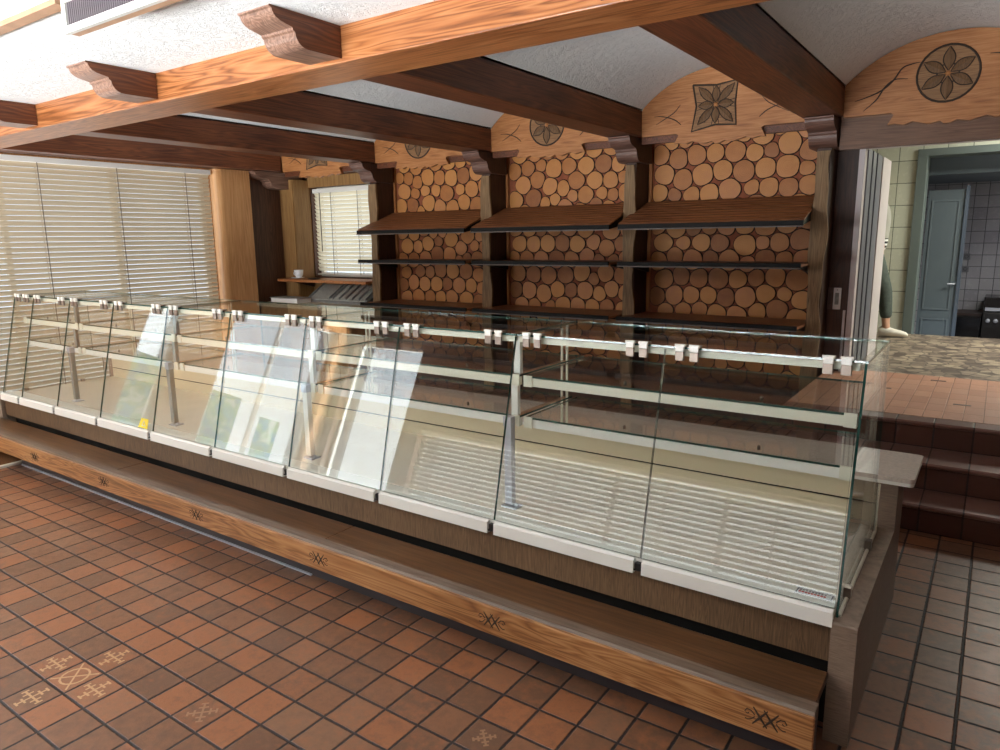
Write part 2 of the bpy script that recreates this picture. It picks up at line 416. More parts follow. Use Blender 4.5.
FX2, FX3 = -7.6, -6.3           # low front window behind the camera
m = MB()
m.box(XL, FX2, YF-.2, YF, 0, 3.0); m.box(FX2, FX3, YF-.2, YF, 2.40, 3.0); m.box(FX3, FX0, YF-.2, YF, 0, 3.0); m.box(FX1, XR, YF-.2, YF, 0, 3.0); m.box(FX0, FX1, YF-.2, YF, 0, FZ0); m.box(FX0, FX1, YF-.2, YF, FZ1, 3.0)
struct('wall_front', m, M['wall_wood'])
m = MB(); m.box(XR, XR+.2, YF, YB, 0, 3.0)
struct('wall_right', m, M['wall_wood'])

# windows
def window(name, axis, a0, a1, z0, z1, p, mull, fmat, d=.05):
    fr = MB()
    def bx(b, u0, u1, w0, w1, e0, e1):
        if axis == 'x': b.box(p+e0, p+e1, u0, u1, w0, w1)
        else: b.box(u0, u1, p+e0, p+e1, w0, w1)
    t = .05
    bx(fr, a0, a1, z0, z0+t, 0, d); bx(fr, a0, a1, z1-t, z1, 0, d); bx(fr, a0, a0+t, z0+t, z1-t, 0, d); bx(fr, a1-t, a1, z0+t, z1-t, 0, d)
    for q in mull: bx(fr, q-t/2, q+t/2, z0+t, z1-t, 0, d)
    o = struct(name, fr, fmat)
    g = MB(); bx(g, a0+t, a1-t, z0+t, z1-t, d*.4, d*.55); g.build('window_pane', M['window_glass'], o)
    return o
window('window_1', 'x', WY0, WY1, WZ0, WZ1, XL-.17, [3.0, 4.07], M['white_alu'])
window('window_2', 'y', BX0, BX1, BZ0, BZ1, YB+.1, [], M['white_alu'])
window('window_3', 'y', FX0, FX1, FZ0, FZ1, YF-.17, [-4.6, -3.2, -2.0], M['white_alu'])
window('door_3', 'x', DY0, DY1, 0, 2.42, XL-.17, [-1.2], M['white_alu'])
window('window_4', 'y', FX2, FX3, 0, 2.40, YF-.17, [], M['white_alu'])

window('window_5', 'x', EY0, EY1, 0, 2.42, XL-.17, [], M['white_alu'])
# printed stickers on the entrance panes (the counter glass mirrors them)
def sticker_mat():
    m = translucent('window_sticker', S(150,200,205), .6); nt = m.node_tree
    tc = N(nt, 'ShaderNodeTexCoord'); v = N(nt, 'ShaderNodeTexNoise'); v.inputs['Scale'].default_value = 7; v.inputs['Detail'].default_value = 3; v.inputs['Distortion'].default_value = 1
    nt.links.new(tc.outputs['Object'], v.inputs['Vector'])
    c = ramp(nt, v.outputs['Fac'], [(.3, S(90,140,190)), (.45, S(150,205,220)), (.54, S(175,205,160)), (.64, S(240,244,244))])
    for n in nt.nodes:
        if n.type == 'BSDF_PRINCIPLED': nt.links.new(c, n.inputs['Base Color'])
        if n.type == 'BSDF_TRANSLUCENT': nt.links.new(c, n.inputs['Color'])
    return m
M['sticker_art'] = sticker_mat()
for y0, y1, z0, z1 in ((-.95, -.50, .35, 1.1), (-1.65, -1.30, .35, .95), (EY0+.06, EY1-.06, .3, 1.25)):
    o = MB().box(XL-.139, XL-.1385, y0, y1, z0, z1).build('window_poster', M['sticker_art']); tag(o, {-.95: 'blue green printed poster low on the entrance pane nearest the counter', -1.65: 'small blue green poster on the far entrance pane'}.get(y0, 'tall blue green poster on the narrow side pane'), 'poster')
# ------------------------------------------------------------------ blinds
def slats(b, axis, a0, a1, z0, z1, p, sp=.05, w=.05, tilt=55, sag=None, mat=0):
    n = int((z1-z0)/sp); t = math.radians(tilt)
    for i in range(n):
        z = z1-.5*sp-i*sp
        if sag: z = sag(i, n, z)
        prof = []
        for k in range(5):
            s_ = (k/4-.5)*w; bow = .005*(1-(2*k/4-1)**2)
            prof.append((s_*math.cos(t)+bow*math.sin(t), -s_*math.sin(t)+bow*math.cos(t)))
        vs = []
        for a in (a0, a1):
            for o_, h in prof: vs.append((p+o_, a, z+h) if axis == 'x' else (a, p-o_, z+h))
        b.add(vs, [(k, k+1, 5+k+1, 5+k) for k in range(4)], mat, True)
    return n
def blind(name, label, axis, a0, a1, z0, z1, p, cords, mat, tilt, group=None, sp=.05, wand=None, head=.05, sag=None):
    loc = (p, (a0+a1)/2, z0) if axis == 'x' else ((a0+a1)/2, p, z0)
    t = thing(name, label, 'window blind', loc, group)
    def bx(u0, u1, w0, w1, e0, e1):
        b = MB()
        return b.box(p+e0, p+e1, u0, u1, w0, w1) if axis == 'x' else b.box(u0, u1, p+e0, p+e1, w0, w1)
    bx(a0, a1, z1-head, z1, -.025, .03).build('head_rail', M['white_alu'], t)
    b = MB(); slats(b, axis, a0+.01, a1-.01, z0+.03, z1-head, p, sp, .052, tilt, sag); b.build('slats', mat, t)
    bx(a0+.01, a1-.01, z0, z0+.02, -.02, .02).build('bottom_rail', M['white_alu'], t)
    for q in cords:
        c = MB()
        for e in (-.026, .027):
            P = (lambda z: (p+e, q, z)) if axis == 'x' else (lambda z: (q, p+e, z))
            c.tube([P(z0+.01), P(z1-head)], .0035, 5)
        c.build('ladder_cord', M['cord'], t)
    if wand is not None:
        e = -.05 if axis == 'y' else .05
        P = (lambda z: (p+e, wand, z)) if axis == 'x' else (lambda z: (wand, p+e, z))
        MB().tube([P(z0+.28*(z1-z0)), P(z1-head)], .006, 6).build('tilt_wand', M['cord'], t)
    return t
blind('venetian_blind', 'wide cream venetian blind covering the big window behind the glass counter', 'x', WY0+.02, WY1-.02, WZ0+.01, WZ1, XL+.05, [2.2, 3.27, 4.03, 4.8], M['blind'], -59)
def sag2(i, n, z): return z if i < n-4 else z-.012*(i-n+4)
blind('venetian_blind', 'small cream venetian blind over the back window beside the shelf posts', 'y', BX0+.02, BX1-.02, BZ0+.02, BZ1-.02, YB+.03, [-7.1, -6.62], M['blind_warm'], -58, wand=-7.28)
blind('venetian_blind', 'cream venetian blind in the low front window', 'y', FX0+.02, FX1-.02, FZ0+.02, FZ1-.01, YF-.05, [-5, -3.9, -2.6, -1.5], M['blind_dark'], 48, sp=.06)

# ------------------------------------------------------------------ column, panelling at the back left corner
m = MB()
pts = [(XL, 5.15)]
for i in range(13):
    a = -PI/2+PI/2*i/12
    pts.append((XL+.02+.10*math.cos(a), 5.25+.10*math.sin(a)))
pts += [(XL+.12, 5.62), (XL, 5.62)]
m.prism(pts, 2, 0, 2.44)
tag(m.build('column', M['column_wood']), 'pale varnished wooden column at the end of the big blind', 'column')
m = MB(); m.box(XL, XL+.03, 5.62, 6.13, 0, 2.44)
struct('trim_1', m, M['wall_wood'])
m = MB()
m.box(XL+.002, -7.475, 6.131, YB, 0, 2.36); m.box(-7.4745, -7.462, 6.145, 6.39, 0, 2.36)
struct('trim_2', m, M['plank_wood'])
m = MB(); m.box(-6.33, -6.03, 6.37, YB, 0, 2.36); m.box(-7.47, -6.33, 6.38, YB, 2.27, 2.40); m.box(-7.47, -6.33, 6.38, YB, 0, 1.10)
struct('trim_3', m, M['plank_wood'])

# ------------------------------------------------------------------ beams
mb = MB().box(XL, XR, 2.55, 2.87, 2.435, 2.66)
b0 = mb.build('ceiling_beam', M['pine_beam'], None, .006)
tag(b0, 'long orange pine ceiling beam crossing over the glass counter', 'beam')
def corbel_profile(y0, tip, z0, z1):
    """(y,z) outline: flat top, stepped cyma curve at the tip"""
    h = z1-z0; L = y0-tip; p = [(y0, z1), (y0, z0)]
    p.append((tip+.50*L, z0))
    for k in range(1, 7):                               # lower quarter round
        a = k/6*PI/2; p.append((tip+.50*L-.17*L*math.sin(a), z0+.42*h*(1-math.cos(a))))
    p += [(tip+.30*L, z0+.47*h), (tip+.30*L, z0+.53*h), (tip+.25*L, z0+.56*h)]
    for k in range(1, 7):
        a = k/6*PI/2; p.append((tip+.25*L-.22*L*math.sin(a), z0+.58*h+.34*h*(1-math.cos(a))))
    p += [(tip, z0+.95*h), (tip, z1)]
    return p
beam_lab = {-5.99: 'dark ceiling cross beam above the post beside the back window',
            -4.39: 'dark ceiling cross beam above the post between the left and middle log panels',
            -2.79: 'dark ceiling cross beam above the post between the middle and right log panels',
            -1.19: 'dark ceiling cross beam ending above the post by the kitchen doorway',
            -7.59: 'dark ceiling beam running along the top of the big window blind',
            .41: 'dark ceiling cross beam outside the kitchen arch'}
for c in CX[:-1]:
    t = thing('cross_beam', beam_lab[c], 'beam', (c, 4.4, 2.44), 'dark cross beams under the ceiling')
    x0, x1 = (c-.13, c+.13)
    if c == CX[0]: x0, x1 = XL+.005, XL+.27
    MB().box(x0, x1, 2.875, 5.995, 2.445, 2.70).build('beam', M['dark_beam'], t, .008)
    m = MB(); m.prism(corbel_profile(2.545, 2.14, 2.452, 2.598)[::-1], 0, c-.11, c+.11, 0, 1)
    m.build('corbel', [M['dark_end'], M['dark_beam']], t, .003)  # side faces in the darker wood: shade put into the colour

# ------------------------------------------------------------------ posts with capitals
plab = ['wooden wall post with carved capital between back window and log panels',
        'wooden wall post with carved capital between the left and middle log panels',
        'wooden wall post with carved capital between the middle and right log panels',
        'wooden wall post with carved capital and wavy edge beside the kitchen doorway']
for i, c in enumerate(CX[1:5]):
    t = thing('wall_post', plab[i], 'post', (c, 6.2, 0), 'posts between the wall bays')
    w = .05
    MB().box(c-w, c+w, 6.075, 6.355, 0, 2.40).build('post', M['post_dark'], t)
    prof_r = [(c+w+.004+.012*math.sin(z*7+i)+.006*math.sin(z*17+2*i), z) for z in [k*.06 for k in range(0, 38)]]
    prof_l = [(c-w-.004-.010*math.sin(z*6+2+i)-.004*math.sin(z*19), z) for z in [k*.06 for k in range(0, 38)]]
    m = MB(); m.prism([(x, z) for x, z in prof_l] + prof_r[::-1], 1, 6.05, 6.074)
    m.build('front_board', M['post_front'], t)
    m = MB(); m.prism(corbel_profile(6.30, 5.80, 2.24, 2.44)[::-1], 0, c-.10, c+.10, 0, 1)
    m.build('capital', [M['capital'], M['post_dark']], t, .003)  # lighter profile, darker sides: the fall of light is put into the colours
# half bracket at the window corner
c = -7.62
m = MB(); m.prism(corbel_profile(6.36, 5.62, 2.24, 2.44)[::-1], 0, c-.10, c+.08)
tag(m.build('beam_bracket', M['dark_end'], None, .003), 'carved beam bracket next to the pale column', 'bracket')

# ------------------------------------------------------------------ arched panels with carvings
PY = 5.995
def stroke(b, pts, w, y=PY, mat=0):
    if len(pts) in (4, 5, 7):                           # smooth curve through the points
        q = [pts[0]]+list(pts)+[pts[-1]]; out = []; ws = []
        wl = w if isinstance(w, (list, tuple)) else [w]*len(pts)
        for i in range(1, len(q)-2):
            for k in range(5):
                t = k/5; a, b_, c_, d = q[i-1:i+3]
                out.append(tuple(.5*(2*b_[j]+(c_[j]-a[j])*t+(2*a[j]-5*b_[j]+4*c_[j]-d[j])*t*t+(3*b_[j]-a[j]-3*c_[j]+d[j])*t**3) for j in (0, 1)))
                ws.append(wl[i-1]+(wl[min(i, len(wl)-1)]-wl[i-1])*t)
        pts = out+[pts[-1]]; w = ws+[wl[-1]]
    b.tube([(x, y, z) for x, z in pts], w, 6, mat)
def circle_pts(cx, cz, r, a0=0, a1=2*PI, n=28): return [(cx+r*math.cos(a0+(a1-a0)*i/n), cz+r*math.sin(a0+(a1-a0)*i/n)) for i in range(n+1)]
def petal(b, cx, cz, L, ang, w, mat, y=PY, s0=.1):
    d = (math.cos(ang), math.sin(ang)); nrm = (-d[1], d[0]); n = 8; L0 = s0*L
    lo = []; hi = []
    for i in range(n+1):
        s_ = i/n; rr_ = L0+(L-L0)*s_; o_ = w*math.sin(PI*s_)
        lo.append((cx+d[0]*rr_+nrm[0]*o_, y-.004, cz+d[1]*rr_+nrm[1]*o_)); hi.append((cx+d[0]*rr_-nrm[0]*o_, y-.004, cz+d[1]*rr_-nrm[1]*o_))
    ridge = [(cx+d[0]*(L0+(L-L0)*i/n), y-.012, cz+d[1]*(L0+(L-L0)*i/n)) for i in range(n+1)]
    for e in (lo, hi): b.tube([(p[0], p[1]-.002, p[2]) for p in e], .0035, 5, 0)
    vs = lo+ridge+hi; k = n+1
    b.add(vs, [(i, i+1, k+i+1, k+i) for i in range(n)] + [(k+i, k+i+1, 2*k+i+1, 2*k+i) for i in range(n)], mat)
alab = {0: 'arched pine panel with scalloped lower edge over the back window', 1: 'arched pine panel over the left log panel, carving half hidden by a beam',
        2: 'arched pine panel carved with a round rosette over the middle log panel', 3: 'arched pine panel carved with a square flower over the right log panel',
        4: 'wide arched pine panel with round six petal rosette over the kitchen doorway'}
for i, c in enumerate(bays[:5]):
    t = thing('arched_panel', alab[i], 'panel', (c, PY, 2.4), 'arched pine panels under the vaults')
    top = arc(c, 24, .68, 2.655, .285); zb = 2.44
    low = [(c+.67, zb), (c+.36, zb), (c+.34, zb-.012), (c+.345, zb-.025), (c+.375, zb-.08), (c+.33, zb-.075), (c+.27, zb-.088), (c+.22, zb-.07), (c+.12, zb-.095), (c+.05, zb-.082), (c+.01, zb-.10)]
    low = low + [(2*c-x+(-.02 if j == 10 else 0), z) for j, (x, z) in list(enumerate(low))[::-1]]
    m = MB(); m.prism(top[::-1]*0 + low[::-1] + top[::-1], 1, PY, PY+.04)
    m.build('board', M['pine_panel'], t)
    lz = 2.215 if i == 4 else 2.385
    MB().box(c-.69, c+.69, PY+.045, PY+.10, lz, 2.50).build('lintel_bar', M['dark_beam'] if i < 4 else M['lintel'], t)
    b = MB()
    if i in (2, 4, 1):
        cx_, cz_, R = c-.03, 2.665 if i == 4 else 2.635, .185
        stroke(b, circle_pts(cx_, cz_, R), .008)
        b.add([(x, PY-.002, z) for x, z in circle_pts(cx_, cz_, R)[:-1]], [tuple(range(28))], 3)
        for k in range(6):
            petal(b, cx_, cz_, R*.93, PI/2+k*PI/3, .036, 1)
            stroke(b, circle_pts(cx_+R*math.cos(k*PI/3+PI/6)*1.0, cz_+R*math.sin(k*PI/3+PI/6)*1.0, R*.72, k*PI/3+PI/6+PI-.62, k*PI/3+PI/6+PI+.62, 8), .0035)
        b.lathe([(0, .02), (.012, .016), (.02, 0)], (cx_, PY, cz_), 12, 2, 'y')
    else:
        cx_, cz_, R = c-.03, 2.64, .17
        q = [(-1.15, 1.0), (0, .88), (1, 1.0), (.92, 0), (1, -1), (0, -.92), (-1.15, -1.15), (-.95, 0), (-1.15, 1.0)]
        stroke(b, [(cx_+x*R, cz_+z*R) for x, z in q], .008)
        b.add([(cx_+x*R, PY-.002, cz_+z*R) for x, z in q[:-1]], [tuple(range(8))], 3)
        for k in range(8):
            petal(b, cx_, cz_, R*(1.22 if k % 2 else .86), k*PI/4, .032, 1)
        for k in range(16):
            a = (k+.5)*PI/8; stroke(b, [(cx_+R*.35*math.cos(a), cz_+R*.35*math.sin(a)), (cx_+R*.95*math.cos(a), cz_+R*.95*math.sin(a))], .0035)
        b.lathe([(0, .02), (.012, .016), (.02, 0)], (cx_, PY, cz_), 12, 2, 'y')
    b.build('carved_rosette', [M['carve'], M['carve_fill'], M['pine_panel'], M['carve_back']], t)
    for s_ in (-1, 1):
        b = MB(); q = c+s_*.40
        if i == 4:
            stroke(b, [(q-s_*-.20*1+0, 2.545), (q+s_*.12, 2.565), (q+s_*.03, 2.60), (q-s_*.04, 2.66), (q-s_*.09, 2.735), (q-s_*.15, 2.755), (q-s_*.20, 2.76)], [.002, .004, .006, .006, .005, .004, .002])
            stroke(b, [(q+s_*.14, 2.47), (q+s_*.06, 2.54), (q+s_*.01, 2.62), (q-s_*.05, 2.665), (q-s_*.13, 2.66)], [.002, .005, .006, .004, .002])
        else:
            stroke(b, [(q+s_*.16, 2.595), (q+s_*.08, 2.59), (q-s_*.02, 2.555), (q-s_*.08, 2.51)], [.002, .004, .005, .003])
            stroke(b, [(q+s_*.14, 2.53), (q+s_*.06, 2.57), (q-s_*.02, 2.615), (q-s_*.07, 2.67)], [.002, .004, .004, .002])
        b.build('carved_branch', M['carve'], t)
# wooden lining between lintel and doorway (right bay)
m = MB(); m.box(-1.135, -.985, 6.33, YB, ZL*0, 2.25)
struct('trim_4', m, M['post_dark'])

# ------------------------------------------------------------------ log slice panels
def pack(w, h, seed):
    rnd = random.Random(seed); pts = []
    px = .168; py = .150; row = 0; z = .04
    while z < h+.02:
        x = .06+(row % 2)*px/2
        while x < w:
            pts.append([x+rnd.uniform(-.03, .03), z+rnd.uniform(-.03, .03), rnd.choice([.058, .072, .08, .086, .09, .094])]); x += px
        z += py; row += 1
    for it in range(70):
        for i in range(len(pts)):
            a = pts[i]
            for j in range(i+1, len(pts)):
                q = pts[j]; dx = q[0]-a[0]; dz = q[1]-a[1]
                if abs(dx) > .2 or abs(dz) > .2: continue
                d = math.hypot(dx, dz)+1e-6; ov = a[2]+q[2]-d
                if ov > 0:
                    k = ov*.45/d; a[0] -= dx*k; a[1] -= dz*k; q[0] += dx*k; q[1] += dz*k
            a[0] = min(max(a[0], a[2]*.8), w-a[2]*.8); a[1] = min(max(a[1], a[2]*.8), h-a[2]*.8)
    out = []
    n = 22
    for i, a in enumerate(pts):                       # each slice grows until it meets its neighbours
        r = []
        for k in range(n):
            an = 2*PI*k/n; c_, s_ = math.cos(an), math.sin(an); t = .108
            for j, q in enumerate(pts):
                if j == i: continue
                dx = q[0]-a[0]; dz = q[1]-a[1]; d = math.hypot(dx, dz)
                if d > .25: continue
                pr = (dx*c_+dz*s_)/d
                if pr > .05: t = min(t, d*a[2]/(a[2]+q[2])/pr)
            if c_ > .01: t = min(t, (w-a[0])/c_)
            if c_ < -.01: t = min(t, a[0]/-c_)
            if s_ > .01: t = min(t, (h-a[1])/s_)
            if s_ < -.01: t = min(t, a[1]/-s_)
            r.append(max(.02, t))
        m_ = sorted(r)[n//3]
        r = [min(x, m_*1.16) for x in r]
        for _ in range(2): r = [(r[k-1]+2*r[k]+r[(k+1) % n])/4 for k in range(n)]
        out.append((a[0], a[1], [x*.985 for x in r]))
    return out
llab = ['wall panel of round log slices in the left bay, next to back window', 'wall panel of round log slices in the middle bay', 'wall panel of round log slices in the right bay, next to kitchen doorway']
LZ0 = .12
for i in range(3):
    xa, xb = CX[i+1]+.055, CX[i+2]-.055
    t = thing('log_slice_panel', llab[i], 'wall panel', ((xa+xb)/2, 6.4, LZ0), 'log slice panels behind the shelves')
    MB().box(xa, xb, 6.375, 6.415, LZ0, 2.52).build('backing', M['mortar'], t)
    b = MB(); rnd = random.Random(i+50)
    for x, z, r in pack(xb-xa-.07, 2.38, i+3):
        n = 22
        X0, Z0 = xa+.035+x, LZ0+.01+z; Y0 = 6.375
        rings = [(1.0, 0, 1), (1.0, -.010, 1), (.925, -.015, 1), (.925, -.015, 0), (.5, -.017, 0)]
        vs = []; k0 = len(b.v)
        for f, dy, mt in rings:
            for k in range(n):
                a = 2*PI*k/n; q = r[k]*f
                vs.append((X0+q*math.cos(a), Y0+dy, Z0+q*math.sin(a)))
        vs.append((X0, Y0-.0175, Z0))
        fsb = [(j*n+k, j*n+(k+1) % n, (j+1)*n+(k+1) % n, (j+1)*n+k) for j in (0, 1) for k in range(n)]
        fsf = [(3*n+k, 3*n+(k+1) % n, 4*n+(k+1) % n, 4*n+k) for k in range(n)] + [(4*n+k, 4*n+(k+1) % n, 5*n) for k in range(n)]
        b.add(vs, fsb, 1)
        b.f += [tuple(k0+j for j in f) for f in fsf]; b.m += [0]*len(fsf); b.sm += [False]*len(fsf)
        for j, (f, dy, mt) in enumerate(rings):
            for k in range(n): b.uv[k0+j*n+k] = (f*math.cos(2*PI*k/n)+.0, f*math.sin(2*PI*k/n))
        b.uv[k0+5*n] = (0, 0)
    b.build('log_slices', [M['log_face'], M['bark']], t)
    for e0, e1 in ((xa+.001, xa+.03), (xb-.03, xb-.001)): MB().box(e0, e1, 6.345, 6.374, LZ0, 2.44).build('edge_strip', M['trim_wood'], t)

m = MB()
for i in range(3): m.box(CX[i+1]+.056, CX[i+2]-.056, 6.12, 6.34, 0, .40)
struct('baseboard_back', m, M['post_dark'])
# ------------------------------------------------------------------ shelves in the three bays
bayname = ['left bay by the back window', 'middle bay', 'right bay by the kitchen doorway']
for i in range(3):
    x0, x1 = CX[i+1]+.035, CX[i+2]-.045
    xi0, xi1 = CX[i+1]+.06, CX[i+2]-.06
    t = thing('slatted_shelf', 'sloping slatted wooden bread shelf, topmost in the '+bayname[i], 'shelf', ((x0+x1)/2, 6.05, 1.7), 'sloping slatted shelves')
    ya, za, yb, zb = 5.76, 1.695, 6.33, 1.895
    L = math.hypot(yb-ya, zb-za); dy, dz = (yb-ya)/L, (zb-za)/L
    ns = 9; sw = L/ns
    for k in range(ns):
        s0, s1 = k*sw+.005, (k+1)*sw-.010
        A = (ya+dy*s0, za+dz*s0); B = (ya+dy*s1, za+dz*s1); th = .014
        f = s0/L; q0 = x0+.0*(f); 
        xs0, xs1 = (x0, x1) if A[0] < 6.0 and B[0] < 6.04 else (xi0, xi1)
        m = MB(); m.prism([A, B, (B[0]-dz*th, B[1]+dy*th), (A[0]-dz*th, A[1]+dy*th)], 0, xs0, xs1)
        m.build('slat', M['slat'], t)
    MB().box(x0, x1, 5.742, 5.765, 1.662, 1.70).build('front_lip', M['lip'], t, .004)
    MB().box(x0, x1, 5.738, 5.746, 1.652, 1.661).build('pale_edge', M['pale_strip'], t)
    for xq in (xi0+.0, xi1-.02):
        m = MB(); m.prism([(5.77, 1.66), (6.34, 1.74), (6.34, 1.885), (5.77, 1.69)], 0, xq, xq+.02); m.build('bracket', M['lip'], t)
    for nm, z, lb in (('wooden_shelf', 1.365, 'flat dark wooden shelf, second from top in the '), ('wooden_shelf', .885, 'lowest dark shelf near glass counter top in the ')):
        t = thing(nm, lb+bayname[i], 'shelf', ((x0+x1)/2, 6.05, z), 'flat shelves in the wall bays')
        zz = z
        m = MB(); m.box(x0, x1, 5.765, 6.03, zz-.012, zz+.006); m.box(xi0, xi1, 6.03, 6.335, zz-.012, zz+.006)
        m.build('board', M['slat'], t)
        MB().box(x0, x1, 5.742, 5.764, zz-.018, zz+.016).build('front_lip', M['lip'], t, .004)
        MB().box(x0, x1, 5.738, 5.746, zz-.028, zz-.019).build('pale_edge', M['pale_strip'], t)
        for xq in (xi0+.002, xi1-.022):
            m = MB(); m.prism([(5.80, zz-.014), (6.34, zz-.014), (6.34, zz-.10), (5.9, zz-.03)][::-1], 0, xq, xq+.02); m.build('bracket', M['lip'], t)

# ------------------------------------------------------------------ step bench in front of the counter
XE0, XE1 = -.322, -.248                                    # end panel of the counter
t = thing('wooden_step_bench', 'long low oak step bench along the front of the glass counter', 'bench', (-3.3, 2.1, 0))
for a, b_ in ((-7.62, -4.30), (-4.297, -2.44), (-2.437, -.3195)):
    MB().box(a, b_, 2.055, 2.237, .215, .243).build('top_board', M['bench_top'], t, .003)
m = MB(); m.prism([(1.995, .21), (2.053, .21), (2.053, .246), (2.003, .246), (1.995, .238)][::-1], 0, -7.62, -.311)
m.build('nosing', M['nosing'], t)
fb = MB().box(-7.62, -.307, 1.978, 1.994, .128, .240).build('front_board', M['oak_front'], t, .004)
def curl(b, cx, cz, s, flip, y):
    pts = [(cx+flip*s*(.95+.55*k/10*math.cos(PI*1.5*k/10)), cz+s*(.05+.42*math.sin(PI*1.5*k/10)*(.4+k/16))) for k in range(11)]
    b.tube([(x, y, z) for x, z in pts], .0022, 5)
for k, x in enumerate((-6.2, -5.24, -4.318, -3.353, -2.40, -1.438, -.44)):
    b = MB(); y = 1.9785; z = .186; s = .028
    for o_ in (-.55*s, .55*s):
        b.tube([(x+o_-s*.75, y, z+s), (x+o_, y, z), (x+o_+s*.75, y, z-s)], [.002, .0042, .002], 6)
        b.tube([(x+o_-s*.75, y, z-s), (x+o_, y, z), (x+o_+s*.75, y, z+s)], [.002, .0042, .002], 6)
    for f in (-1, 1):
        b.tube([(x+f*s*q, y, z+f*0+s*w_) for q, w_ in ((1.1, .1), (1.5, .5), (1.95, .55), (2.15, .2), (1.9, 0), (1.7, .15))], .0022, 5)
        b.tube([(x+f*s*q, y, z+s*w_) for q, w_ in ((1.1, -.1), (1.45, -.5), (1.8, -.65), (2.1, -.6))], .002, 5)
    b.build('carved_motif', M['carve'], fb)
kp = MB().box(-5.79, -.322, 2.10, 2.13, 0, .21).build('kick_board', M['kick'], t)
MB().box(-5.79, -2.6, 2.090, 2.0995, 0, .008).build('metal_strip', M['steel'], kp)
MB().box(-7.62, -5.87, 2.205, 2.23, .0, .21).build('kick_board', M['post_dark'], t)
# door mat under the left end of the bench
m = MB(); x0, x1, y0, y1, rc = -7.3, -5.815, .9, 2.19, .09
def rrect(x0, x1, y0, y1, r, n=6):
    p = []
    for (cx, cy_, a) in ((x1-r, y0+r, -PI/2), (x1-r, y1-r, 0), (x0+r, y1-r, PI/2), (x0+r, y0+r, PI)):
        for k in range(n+1): p.append((cx+r*math.cos(a+PI/2*k/n), cy_+r*math.sin(a+PI/2*k/n)))
    return p
t = thing('door_mat', 'brown coir door mat with pale rim tucked under the bench end', 'mat', (-6.5, 1.5, 0))
MB().prism(rrect(x0+.02, x1-.03, y0+.02, y1-.03, rc-.02), 2, .002, .016).build('pile', M['coir'], t)
o_ = rrect(x0, x1, y0, y1, rc); i_ = rrect(x0+.022, x1-.032, y0+.022, y1-.032, rc-.02); n = len(o_)
m = MB()
vs = [(x, y, .001) for x, y in o_]+[(x, y, .019) for x, y in o_]+[(x, y, .019) for x, y in i_]+[(x, y, .001) for x, y in i_]
m.add(vs, [(a*n+k, a*n+(k+1) % n, (a+1)*n+(k+1) % n, (a+1)*n+k) for a in range(3) for k in range(n)])
m.build('rim', M['mat_edge'], t)

# decorated floor tiles (inlaid lines) - part of the floor
def flat_line(b, p, q, w):
    d = (Vector(q)-Vector(p)).normalized(); n_ = Vector((-d.y, d.x, 0))*w; p, q = Vector(p), Vector(q)
    b.add([p-n_, q-n_, q+n_, p+n_], [(0, 1, 2, 3)])
def cross_motif(b, cx, cy_, s, ang=0):
    ca, sa = math.cos(ang), math.sin(ang)
    def T(p): return (cx+s*(p[0]*ca-p[1]*sa), cy_+s*(p[0]*sa+p[1]*ca), .0012)
    def L(*pts):
        for p, q in zip(pts[:-1], pts[1:]): flat_line(b, T(p), T(q), .0038)
    L((-.40, 0), (.40, 0)); L((0, -.40), (0, .40))
    for q in (-.40, .40): L((q, -.10), (q, .10)); L((-.10, q), (.10, q))
    for q in (-.22, .22): L((q, -.14), (q, .14)); L((-.14, q), (.14, q))
def tile_c(ix, iy): return (-1.303+.1478*(ix+.5), 1.7125+.147*(iy+.5))
def cell(x, y): return (math.floor((x+1.303)/.1478), math.floor((y-1.7125)/.147))
b = MB()
cc = cell(-2.714, 1.065)
for dx_, dy_ in ((-1, 0), (0, 1), (1, 0), (0, -1)):
    cross_motif(b, *tile_c(cc[0]+dx_, cc[1]+dy_), .13)
ct = tile_c(*cc)
for k in range(16): flat_line(b, (ct[0]+.05*math.cos(PI*k/8), ct[1]+.05*math.sin(PI*k/8), .0012), (ct[0]+.05*math.cos(PI*(k+1.1)/8), ct[1]+.05*math.sin(PI*(k+1.1)/8), .0012), .004)
flat_line(b, (ct[0]-.06, ct[1]-.06, .0012), (ct[0]+.06, ct[1]+.06, .0012), .0035)
flat_line(b, (ct[0]+.06, ct[1]-.06, .0012), (ct[0]-.06, ct[1]+.06, .0012), .0035)
b.build('tile_ornament', M['tile_mark'], floor)
b = MB(); cross_motif(b, *tile_c(*cell(-2.135, 1.202)), .12, PI/4); cross_motif(b, *tile_c(*cell(-1.236, 1.658)), .09, PI/4)
b.build('tile_ornament', plain('tile_mark_faint', S(160,124,98), .6), floor)


# ------------------------------------------------------------------ glass display counter
XA = -6.42
J = [XE0+.004, -.972, -1.626, -2.280, -2.934, -3.585, -4.232, -4.885, -5.50, -6.08, XA+.004]
dc = thing('display_counter', 'long white framed glass display counter with sloping front panes and wood fascia', 'display counter', (-3.3, 2.8, 0))
def G(b, faces): return b
def front_glass(b, x0, x1, p0, p1, th):
    """pane between (y,z) p0 (bottom) and p1 (top)"""
    d = (p1[0]-p0[0], p1[1]-p0[1]); L = math.hypot(*d); n = (d[1]/L*th, -d[0]/L*th)
    q0 = (p0[0]+n[0], p0[1]+n[1]); q1 = (p1[0]+n[0], p1[1]+n[1])
    return b.hexa([(x0,)+p0, (x1,)+p0, (x1,)+q0, (x0,)+q0, (x0,)+p1, (x1,)+p1, (x1,)+q1, (x0,)+q1], 0, {0: 1, 1: 1, 4: 1, 5: 1})
GL = [M['glass'], M['glass_edge']]
MB().box(XA, XE0-.002, 2.33, 3.40, 0, .415).build('carcass', M['gap'], dc)
MB().box(XA, XE0-.001, 2.268, 2.288, .262, .40).build('fascia', M['fascia'], dc)
